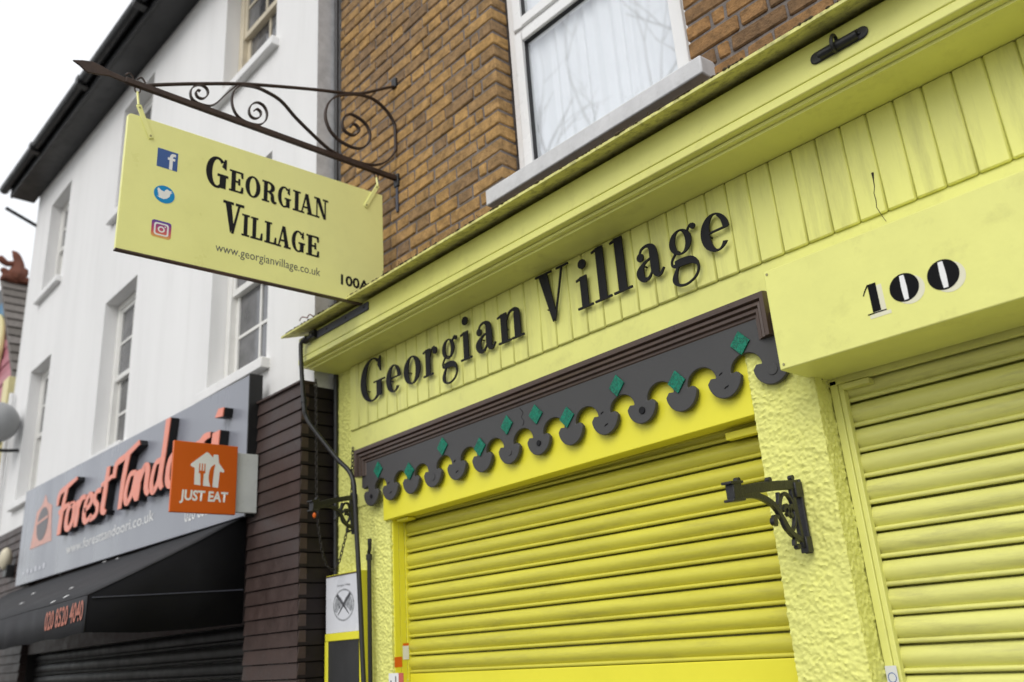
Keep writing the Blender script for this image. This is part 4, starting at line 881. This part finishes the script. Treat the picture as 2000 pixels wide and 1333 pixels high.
for ci, (x0, x1) in enumerate(cols):
    for ri, (z0, z1) in enumerate(rows):
        cream = (ci == 0 and ri == 0); mm = 'sash_cream' if cream else 'sash_white'
        yq = YW+RV-.05
        o = part('window', MB().box(x0+.002, x0+.065, yq, yq+.09, z0, z1).box(x1-.065, x1-.002, yq, yq+.09, z0, z1).box(x0+.065, x1-.065, yq, yq+.09, z1-.06, z1-.001).box(x0+.065, x1-.065, yq, yq+.09, z0, z0+.05), mm, wb, bev=.006)
        zm = (z0+z1)/2; a, b = x0+.0655, x1-.0655
        for k_, (p0, p1, yo) in enumerate(((z0+.0505, zm+.02, .045), (zm-.02, z1-.0605, .012))):
            s_ = MB(); t_ = .04; y0 = yq+yo
            s_.box(a, a+t_, y0, y0+.03, p0, p1); s_.box(b-t_, b, y0, y0+.03, p0, p1); s_.box(a+t_, b-t_, y0, y0+.03, p0, p0+.045); s_.box(a+t_, b-t_, y0, y0+.03, p1-.04, p1)
            xm = (a+b)/2; s_.box(xm-.011, xm+.011, y0+.004, y0+.026, p0+.045, p1-.04); zc = (p0+p1)/2
            s_.box(a+t_, xm-.011, y0+.004, y0+.026, zc-.011, zc+.011); s_.box(xm+.011, b-t_, y0+.004, y0+.026, zc-.011, zc+.011)
            part('sash', s_, mm, o)
            part('pane', MB().box(a+.02, b-.02, y0+.012, y0+.018, p0+.02, p1-.02), 'dark_glass', o)
        part('sill', MB().box(x0-.05, x1+.05, YW-.055, YW+.10, z0-.065, z0+.002), 'white_render', wb, bev=.006)
# eaves
def slope_x(prof, x0, x1, m, nm, kind=None):
    mb = MB(); k = len(prof)
    mb.v = [Vector((x0, y, eav(x0)+z)) for y, z in prof]+[Vector((x1, y, eav(x1)+z)) for y, z in prof]
    mb.f = [(i, (i+1) % k, k+(i+1) % k, k+i) for i in range(k)]+[tuple(range(k)), tuple(range(2*k-1, k-1, -1))]
    return part(nm, mb, m, wb, bev=.004)
slope_x([(2.2495, 0), (2.01, 0), (2.01, .03), (2.2495, .03)], -10.80, -3.2, 'eaves_black', 'soffit')
slope_x([(2.008, -.01), (1.980, -.01), (1.980, .16), (2.008, .16)], -10.80, -3.2, 'eaves_black', 'fascia_board')
gp = [(1.925+.055*math.cos(R(a)), .12+.055*math.sin(R(a))) for a in range(170, 371, 20)]
slope_x(gp+[(1.975, .135), (1.875, .135)], -10.9, -3.2, 'eaves_black', 'gutter')
for x in (-9.6, -7.95, -6.4): slope_x([(1.865, .05), (1.979, .04), (1.979, .15), (1.865, .15)], x, x+.09, 'eaves_black', 'gutter_joint')
rf = MB(); rf.hexa([(-10.8, 1.96, eav(-10.64)+.165), (-3.2, 1.93, eav(-3.2)+.165), (-3.2, 1.93, eav(-3.2)+.20), (-10.8, 1.96, eav(-10.64)+.20)], [(-10.64, 5.5, eav(-10.64)+2.2), (-3.2, 5.5, eav(-3.2)+2.2), (-3.2, 5.5, eav(-3.2)+2.24), (-10.64, 5.5, eav(-10.64)+2.24)])
part('roof', rf, 'roof_slate', wb)
part('waste_pipe', MB().tube([(-10.43, 2.205, 0), (-10.43, 2.205, Z(3.0))], .026, 10), 'white_render', wb, smooth=True)
part('gutter_stay', MB().tube([PX(12, 407, -10.68), PX(72, 442, -10.55)], .022, 8), 'eaves_black', wb, smooth=True)
# brown boarded shop pier, each board a piece
def boards(x0, x1, side, top):
    z = Z(1.384); i = 0; P_ = .0735
    while z > Z(-.25):
        za_ = z-P_+.004; b = MB()
        b.hexa([(x0, 2.181-.009, za_), (x1, 2.181-.009, za_), (x1, 2.181, z), (x0, 2.181, z)], [(x0, 2.22, za_), (x1, 2.22, za_), (x1, 2.22, z), (x0, 2.22, z)])
        part('board', b, 'brown_board', wb, bev=.0015, seg=1)
        if side:
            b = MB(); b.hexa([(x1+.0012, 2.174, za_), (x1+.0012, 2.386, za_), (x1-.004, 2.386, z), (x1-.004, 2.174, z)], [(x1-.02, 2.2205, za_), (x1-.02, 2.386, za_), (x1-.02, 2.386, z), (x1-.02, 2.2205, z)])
            part('shaded_return_board', b, 'shaded_return_board', wb, bev=.0015, seg=1)
        z -= P_
boards(-4.50, -3.926, True, 0); boards(-10.54, -8.75, False, 0)
part('board_capping', MB().box(-4.50, -3.92, 2.165, 2.2495, Z(1.3845), Z(1.398)), 'brown_board', wb, bev=.002)
part('dark_backing', MB().box(-10.54, -4.505, 2.222, 2.248, Z(.2), Z(1.40)).box(-10.54, -8.75, 2.222, 2.248, 0, Z(.2)), 'brown_board', wb)
part('board_base', MB().box(-4.5, -3.926, 2.175, 2.2205, 0, Z(-.262)).box(-10.54, -8.75, 2.175, 2.2205, 0, Z(-.262)), 'brown_board', wb)
# dark shop shutter under the awning
ds = thing('dark_roller_shutter', 'dark closed roller shutter under the black awning', 'shutter', (-6.6, 2.3, 0))
sm3 = slat_mesh('slat', -8.72, -4.56, 'dark_shutter', .09, .016)
z = Z(.38)
while z > .1:
    o = bpy.data.objects.new('slat', sm3); C.objects.link(o); o.parent = ds; o.location = Vector((0, 2.30, z-.045))-ROOT[ds.name]; z -= .09
for xa_, xb_ in ((-4.559, -4.505), (-8.748, -8.722)): part('guide_rail', MB().box(xa_, xb_, 2.23, 2.32, 0, Z(.4)), 'dark_shutter', ds, bev=.003)

#==TAKEAWAY SIGN==
fs = thing('takeaway_fascia_sign', 'long grey fascia sign with coral script reading Forest Tandoori', 'sign', (-6.6, 2.12, Z(.76)))
YS = 2.125
fa = [(-8.98, .795), (-4.432, .756), (-4.432, 1.556), (-8.98, 1.655)]
part('panel', MB().prism([(x, Z(z)) for x, z in fa], fx(YS), -.02, 0), 'sign_grey', fs, bev=.003)
part('panel_edge', MB().hexa([(-4.4315, YS-.004, Z(.75)), (-4.4315, 2.16, Z(.75)), (-4.4315, 2.16, Z(1.562)), (-4.4315, YS-.004, Z(1.562))], [(-4.420, YS-.004, Z(.75)), (-4.420, 2.2, Z(.75)), (-4.420, 2.2, Z(1.562)), (-4.420, YS-.004, Z(1.562))]), 'sign_edge', fs)
part('frame', MB().box(-8.97, -4.44, YS+.021, 2.171, Z(.80), Z(1.54)), 'sign_edge', fs)
YT = YS-.055
SCL = [('F', 108, 141), ('o', 128, 146), ('r', 146, 165), ('e', 163, 181), ('s', 178, 196), ('t', 194, 214), ('T', 218, 260), ('a', 243, 268), ('n', 266, 293), ('d', 294, 322), ('o', 325, 348), ('o', 349, 374), ('r', 378, 408), ('i', 410, 432)]
bl = lambda px: 1043-(px-116)*.425
dx_h = PY(197, 1009, YT).z-PY(197, 1055, YT).z
for ch_, a, b in SCL:
    m_ = (a+b)/2; A, B = PY(a, bl(a)-22, YT), PY(b, bl(b)-22, YT); zb0 = PY(m_, bl(m_), YT).z
    hgt = PY(m_, bl(m_)-95*(1+(m_-150)/700), YT).z-zb0
    o = part('letter', glyph(MB(), SCR, ch_, fx(YT), A.x-.02, B.x+.02, zb0, hgt*.98, .0, .006, .10), 'coral', fs, label='coral script letter '+ch_)
    part('letter_return', glyph(MB(), SCR, ch_, fx(YT), A.x-.02, B.x+.02, zb0, hgt*.98, -.052, -.0006, .10), 'sign_edge', o)
A, B = PY(130, 1075, YS), PY(300, 1020, YS)
text_part('web_address', 'www.foresttandoori.co.uk', fx(YS), A.x, B.x, Z(.915), .075, 'print_white', fs, d=.002, slope=.004)
A, B = PY(361, 1013, YS), PY(470, 985, YS)
text_part('phone_number', '020 8520 4040', fx(YS), A.x, -4.60, Z(.835), .085, 'print_white', fs, d=.002)
A, B = PY(45, 1120, YS), PY(92, 1104, YS)
for k_ in range(6):
    xk = A.x+(B.x-A.x)*k_/6; zk = PY(70, 1116, YS).z; part('faded_print', MB().box(xk, xk+(B.x-A.x)*.10, YS-.003, YS-.001, zk, zk+.03+.015*(k_ % 2)), 'print_pale', fs)
# crest
cA_ = PY(83, 1030, YS); cz0 = PY(80, 1065, YS).z; cz1 = PY(88, 968, YS).z; hw = (PY(101, 1030, YS).x-PY(60, 1045, YS).x)/2; hc = cz1-cz0; cxx = cA_.x
part('crest', MB().prism([(cxx-hw, cz0), (cxx+hw, cz0), (cxx+hw*.85, cz0+hc*.3), (cxx+hw*.7, cz0+hc*.72), (cxx+hw*.25, cz0+hc*.82), (cxx, cz1), (cxx-hw*.25, cz0+hc*.82), (cxx-hw*.7, cz0+hc*.72), (cxx-hw*.85, cz0+hc*.3)], fx(YS), .0005, .003), 'crest_pink', fs)
part('crest_shield', MB().prism([(cxx+hw*.52*math.cos(R(a)), cz0+hc*.42+hc*.33*math.sin(R(a))) for a in range(0, 360, 20)], fx(YS), .0035, .005), 'crest_grey', fs)
part('crest_band', MB().prism([(cxx-hw*.5, cz0+hc*.44), (cxx+hw*.5, cz0+hc*.50), (cxx+hw*.5, cz0+hc*.55), (cxx-hw*.5, cz0+hc*.49)], fx(YS), .0055, .007), 'crest_pink', fs)
# projecting delivery sign
je = thing('projecting_delivery_sign', 'square orange projecting sign with white house logo reading JUST EAT', 'sign', (-4.5, 1.93, Z(.77)))
XJ = -4.36
pj = [PX(*p, XJ) for p in ((332, 999), (461, 1007), (464, 874), (340, 858))]
y0, y1 = (pj[0].y+pj[3].y)/2, (pj[1].y+pj[2].y)/2; z0, z1 = (pj[0].z+pj[1].z)/2, (pj[2].z+pj[3].z)/2
print('JE', y0, y1, z0-CAMZ, z1-CAMZ)
part('face', MB().box(XJ-.02, XJ, y0, y1, z0, z1), 'orange_print', je, bev=.003)
jw = PX(505, 945, XJ-.012)
part('mounting_box', MB().box(XJ-.045, XJ-.0205, y0+.03, min(jw.y, 2.168), PX(490, 1003, XJ-.03).z, PX(490, 888, XJ-.03).z), 'box_white', je, bev=.003)
jm = lambda u, v, d: Vector((XJ+d, y0+(y1-y0)*u, z0+(z1-z0)*v))
house = [(.34, .40), (.335, .62), (.27, .64), (.27, .68), (.50, .86), (.52, .86), (.60, .79), (.61, .84), (.68, .84), (.695, .72), (.79, .62), (.78, .585), (.72, .60), (.70, .365), (.62, .37), (.60, .37), (.44, .39)]
house = [(.335, .395), (.330, .63), (.265, .655), (.27, .685), (.50, .87), (.53, .865), (.605, .80), (.615, .845), (.685, .845), (.70, .73), (.79, .625), (.785, .595), (.72, .605), (.70, .37), (.625, .375), (.63, .39)]
part('house_logo', MB().prism([(.335, .395), (.330, .63), (.265, .655), (.27, .685), (.50, .87), (.53, .865), (.605, .80), (.615, .845), (.685, .845), (.70, .73), (.79, .625), (.785, .595), (.72, .605), (.705, .37)], jm, .0004, .0008), 'print_white', je)
fk = MB()
for u in (.405, .445, .485): fk.ribbon(brush([(u, .70), (u, .58)], [.016, .016], 2)[0], jm, .001, .0014)
fk.ribbon(brush([(.395, .58), (.445, .575), (.495, .58)], [.03, .05, .03], 4)[0], jm, .001, .0013); fk.ribbon(brush([(.445, .56), (.45, .37)], [.05, .035], 3)[0], jm, .001, .0016)
fk.ribbon(brush([(.60, .375), (.585, .50), (.60, .63), (.64, .70)], [.03, .07, .06, .012], 5)[0], jm, .001, .0014)
part('cutlery_logo', fk, 'orange_print', je)
text_part('sign_wording', 'JUST EAT', lambda u, v, d: jm(u, v, d), .13, .87, .175, .135, 'print_white', je, d=.0006, bold=.035, shear=.06)

#==AWNING==
aw = thing('shop_awning', 'black canvas shop awning with red phone number on its valance', 'awning', (-6.5, 2.15, Z(.2)))
ax0, ax1 = -9.3, -4.50
rows_ = [(2.168, .770), (1.90, .628), (1.64, .497), (1.385, .362)]
cv = MB(); nX = 24
for i in range(nX+1):
    x = ax1+(ax0-ax1)*i/nX
    for j, (y, z) in enumerate(rows_):
        sag = -.012*math.sin(math.pi*j/3)-.012*j/3*(x-ax1)/-1.4 if j else 0
        cv.v.append(Vector((x, y, Z(z)+max(sag, -.06)+.006*noise.noise((x*2, y*3, 0)))))
for i in range(nX):
    for j in range(3): k = i*4+j; cv.f.append((k, k+1, k+5, k+4))
def solid(o, th=.004):
    s_ = o.modifiers.new('thick', 'SOLIDIFY'); s_.thickness = th; s_.offset = 0; return o
front = [cv.v[i*4+3].copy() for i in range(nX+1)]
solid(part('canopy', cv, 'awning_cloth', aw, smooth=True))
sp = MB(); xq = ax1-.004
P0 = [(2.166, .765), (1.90, .622), (1.64, .490), (1.39, .357), (1.375, .19), (1.64, .178), (1.9, .185), (2.168, .202)]
sp.quadv([(xq, P0[0][0], Z(P0[0][1])), (xq, P0[1][0], Z(P0[1][1])), (xq+.004, 1.9, Z(.36)), (xq+.003, 2.168, Z(.375))]); sp.quadv([(xq, 1.90, Z(.622)), (xq, 1.64, Z(.49)), (xq+.006, 1.64, Z(.355)), (xq+.004, 1.9, Z(.36))])
sp.quadv([(xq, 1.64, Z(.49)), (xq, 1.39, Z(.357)), (xq, 1.385, Z(.345)), (xq+.006, 1.64, Z(.355))])
sp.quadv([(xq+.003, 2.168, Z(.375)), (xq+.004, 1.9, Z(.36)), (xq-.008, 1.9, Z(.185)), (xq, 2.168, Z(.202))]); sp.quadv([(xq+.004, 1.9, Z(.36)), (xq+.006, 1.64, Z(.355)), (xq-.010, 1.64, Z(.178)), (xq-.008, 1.9, Z(.185))]); sp.quadv([(xq+.006, 1.64, Z(.355)), (xq, 1.385, Z(.345)), (xq, 1.375, Z(.19)), (xq-.010, 1.64, Z(.178))])
solid(part('side_panel', sp, 'awning_side', aw, smooth=True))
part('seam', MB().tube([(xq+.009, 2.16, Z(.374)), (xq+.010, 1.64, Z(.354)), (xq+.006, 1.40, Z(.346))], .003, 5), 'slate_steel', aw)
va = MB(); nv = 120
for i in range(nv+1):
    t_ = i/nv*nX; a = int(min(t_, nX-1)); f_ = front[a].lerp(front[a+1], t_-a)
    yq = 1.378+.006*math.sin(i*.9)*min(1, max(0, (i-12)/20))
    va.v += [f_+Vector((0, -.005, -.004)), Vector((f_.x, yq, f_.z-.175+.004*math.sin(i*.5)))]
    if i: k = 2*i; va.f.append((k-2, k, k+1, k-1))
solid(part('valance', va, 'awning_cloth', aw, smooth=True), .003)
text_part('phone_number', '020 8520 4040', fx(1.372), -5.12, -4.52, front[1].z-.128, .088, 'coral_dull', aw, bold=.02, slope=.03)
dr = MB()
for (px, py) in ((131, 1168), (105, 1183), (141, 1152), (43, 1181), (205, 1100), (230, 1094), (66, 1162), (118, 1124)):
    p = None
    for k in range(60):
        t_ = k/59; y = 2.168+(1.385-2.168)*t_; z = .77+(.362-.77)*t_; q = PY(px, py, y)
        if p is None or abs(q.z-Z(z)) < p[0]: p = (abs(q.z-Z(z)), Vector((q.x, y, Z(z))))
    c_ = p[1]; nn = Vector((0, -.46, .888)); a_ = Vector((1, 0, 0)); b_ = nn.cross(a_)
    dr.v += [c_+nn*.012]+[c_+nn*.009+(a_*math.cos(R(t_*45))+b_*math.sin(R(t_*45)))*random.uniform(.008, .020) for t_ in range(8)]
    k = len(dr.v)-9; dr.f += [(k, k+1+t_, k+1+(t_+1) % 8) for t_ in range(8)]
part('droppings', dr, 'print_white', aw, kind='stuff')

#==FAR LEFT==
al = thing('bulkhead_lamp', 'small cream wall lamp on brown boards beside the grey fascia sign', 'lamp', PY(12, 1095, 2.16))
c_ = PY(11, 1092, 2.10); part('diffuser', MB().ball(c_, .10, 14, 10, (.75, .55, 1.05)), 'lamp_beige', al, smooth=True)
part('bracket', MB().box(c_.x-.05, c_.x+.07, 2.10, 2.17, c_.z-.17, c_.z-.06), 'black_iron', al, bev=.006)
gl_ = thing('globe_lamp', 'round grey globe wall lamp on a thin bracket past the white building', 'lamp', PY(-6, 830, 2.02))
c_ = PY(-6, 825, 2.02); part('globe', MB().ball(c_, .215, 24, 16), 'globe_grey', gl_, smooth=True)
part('arm', MB().tube(catmull([c_+Vector((0, 0, -.19)), c_+Vector((0, .05, -.29)), c_+Vector((.05, .225, -.29))], 5), .018, 8), 'black_iron', gl_, smooth=True)
part('collar', MB().tube([c_+Vector((0, 0, -.185)), c_+Vector((0, 0, -.24))], .06, 12), 'black_iron', gl_, smooth=True)
gb = thing('painted_gable_building', 'painted shop gable with tiled verge beyond the white building', 'building', (-11.9, 2.6, 0))
yG = 2.42
GA, GB = PY(8, 550, yG), PY(37, 782, yG)
XG = GA.x
rake = lambda z: GA.x+(GB.x-GA.x)*(GA.z-z)/(GA.z-GB.z)
nT = 14
for i in range(nT):
    p, q = GA.lerp(GB, i/nT), GA.lerp(GB, (i+1.02)/nT); u_ = Vector((.035, 0, .012))
    part('verge_tile', MB().hexa([q+u_+Vector((0, -.04, 0)), q+u_+Vector((0, 1.9, 0)), p+u_*.3+Vector((0, 1.9, 0)), p+u_*.3+Vector((0, -.04, 0))], [q-u_+Vector((0, -.04, 0)), q-u_+Vector((0, 1.9, 0)), p-u_*1.4+Vector((0, 1.9, 0)), p-u_*1.4+Vector((0, -.04, 0))]), 'tile_grey', gb, bev=.004)
def band(z1, z0, m, nm, yo=0, inset=.06):
    part(nm, MB().prism([(-18, z0), (rake(z0)-inset, z0), (rake(z1)-inset, z1), (-18, z1)], fx(yG), -.05, yo), m, gb, bev=.006)
zt_ = GA.z-.06
band(zt_, zt_-.30, 'sign_edge', 'gable_band'); band(zt_-.305, zt_-.62, 'pub_blue', 'gable_band', .01)
z = zt_-.625
for i in range(13):
    band(z, z-.125, 'pub_pink', 'stripe_board', .012*(i % 2)); z -= .13
part('gable_wall', MB().box(-18, GB.x-.07, yG, yG+.05, 0, z), 'pub_cream', gb)
part('gable_back', MB().box(-18, GB.x-.07, yG+.055, 5, 0, GB.z-.1), 'tile_grey', gb)
c_ = PY(-20, 700, yG-.03); ov = MB(); rr_ = ring(c_.x, c_.z, .70, .60, c_.x, c_.z, .57, .48); ov.ribbon(rr_[0], fx(yG-.02), 0, .05, True); part('oval_frame', ov, 'pub_cream', gb, bev=.01)
part('oval_panel', MB().prism([ell(c_.x, c_.z, .58, .49, R(a)) for a in range(0, 360, 15)], fx(yG-.019), 0, .02), 'print_white', gb)
part('ridge_cap', MB().box(GA.x-.09, GA.x+.09, yG-.05, yG+1.9, GA.z+.005, GA.z+.10), 'terracotta', gb, bev=.03)
pz = PY(22, 760, yG-.05); part('pilaster', MB().box(pz.x-.12, pz.x+.12, yG-.12, yG-.021, 0, pz.z+.12), 'pub_cream', gb, bev=.01)
fi = MB(); F3 = lambda x, y: PX(x*.1875, 470+y*.1875, XG)
def fin(pts, rd): fi.tube(catmull([F3(*p) for p in pts], 5), [v.x*1.15 for v in catmull([(r__, 0, 0) for r__ in rd], 5)], 8)
fin([(150, 420), (175, 370), (190, 300), (195, 230), (165, 150), (125, 108)], [.10, .12, .085, .06, .045, .008])
fin([(185, 270), (130, 245), (70, 240), (20, 200), (0, 165)], [.05, .04, .04, .045, .03])
fin([(120, 380), (70, 350), (40, 310), (10, 320)], [.06, .05, .04, .02])
fin([(190, 400), (230, 370), (255, 320), (245, 295)], [.07, .06, .05, .015])
fin([(60, 410), (150, 400), (240, 415)], [.05, .09, .05])
single('roof_finial', fi, 'terracotta', 'rusty brown branching finial on the ridge of the painted gable', 'finial', F3(150, 430), smooth=True)

#==TREE ACROSS THE ROAD (seen mirrored in the window)==
def tree(name, label, loc, hgt, seed):
    rnd = random.Random(seed); o = thing(name, label, 'tree', loc, 'bare street trees across the road'); tk = MB(); br = MB()
    def grow(p, d, L, r_, lev):
        pts = [p]; q = p; dd = d.copy()
        for i in range(4):
            dd = (dd+Vector((rnd.uniform(-.16, .16), rnd.uniform(-.16, .16), rnd.uniform(-.04, .12)))).normalized(); q = q+dd*L/4; pts.append(q)
        (tk if lev < 1 else br).tube(pts, [r_*(1-.14*i) for i in range(5)], 6 if lev < 2 else 4, cap=False)
        if lev >= 6: return
        for i in range(3 if lev < 4 else 2):
            k = rnd.choice((2, 3, 4)); a = rnd.uniform(0, 6.28); sp_ = rnd.uniform(.45, .85)
            side = dd.orthogonal().normalized(); side = (side*math.cos(a)+dd.cross(side)*math.sin(a))
            grow(pts[k], (dd+side*sp_+Vector((0, 0, .12))).normalized(), L*rnd.uniform(.62, .8), r_*.55, lev+1)
    grow(Vector(loc), Vector((0, 0, 1)), hgt*.36, hgt*.017, 0)
    part('trunk', tk, 'bark', o, smooth=True); part('crown', br, 'bark', o)

tree('bare_street_tree', 'tall bare winter tree across the road mirrored in the window', (-11.5, -10.2, 0), 21, 3)
tree('bare_street_tree', 'tall bare winter tree across the road mirrored in the window', (-16.5, -10.4, 0), 19, 5)
tree('bare_street_tree', 'tall bare winter tree across the road mirrored in the window', (-7.0, -10.3, 0), 18, 8)
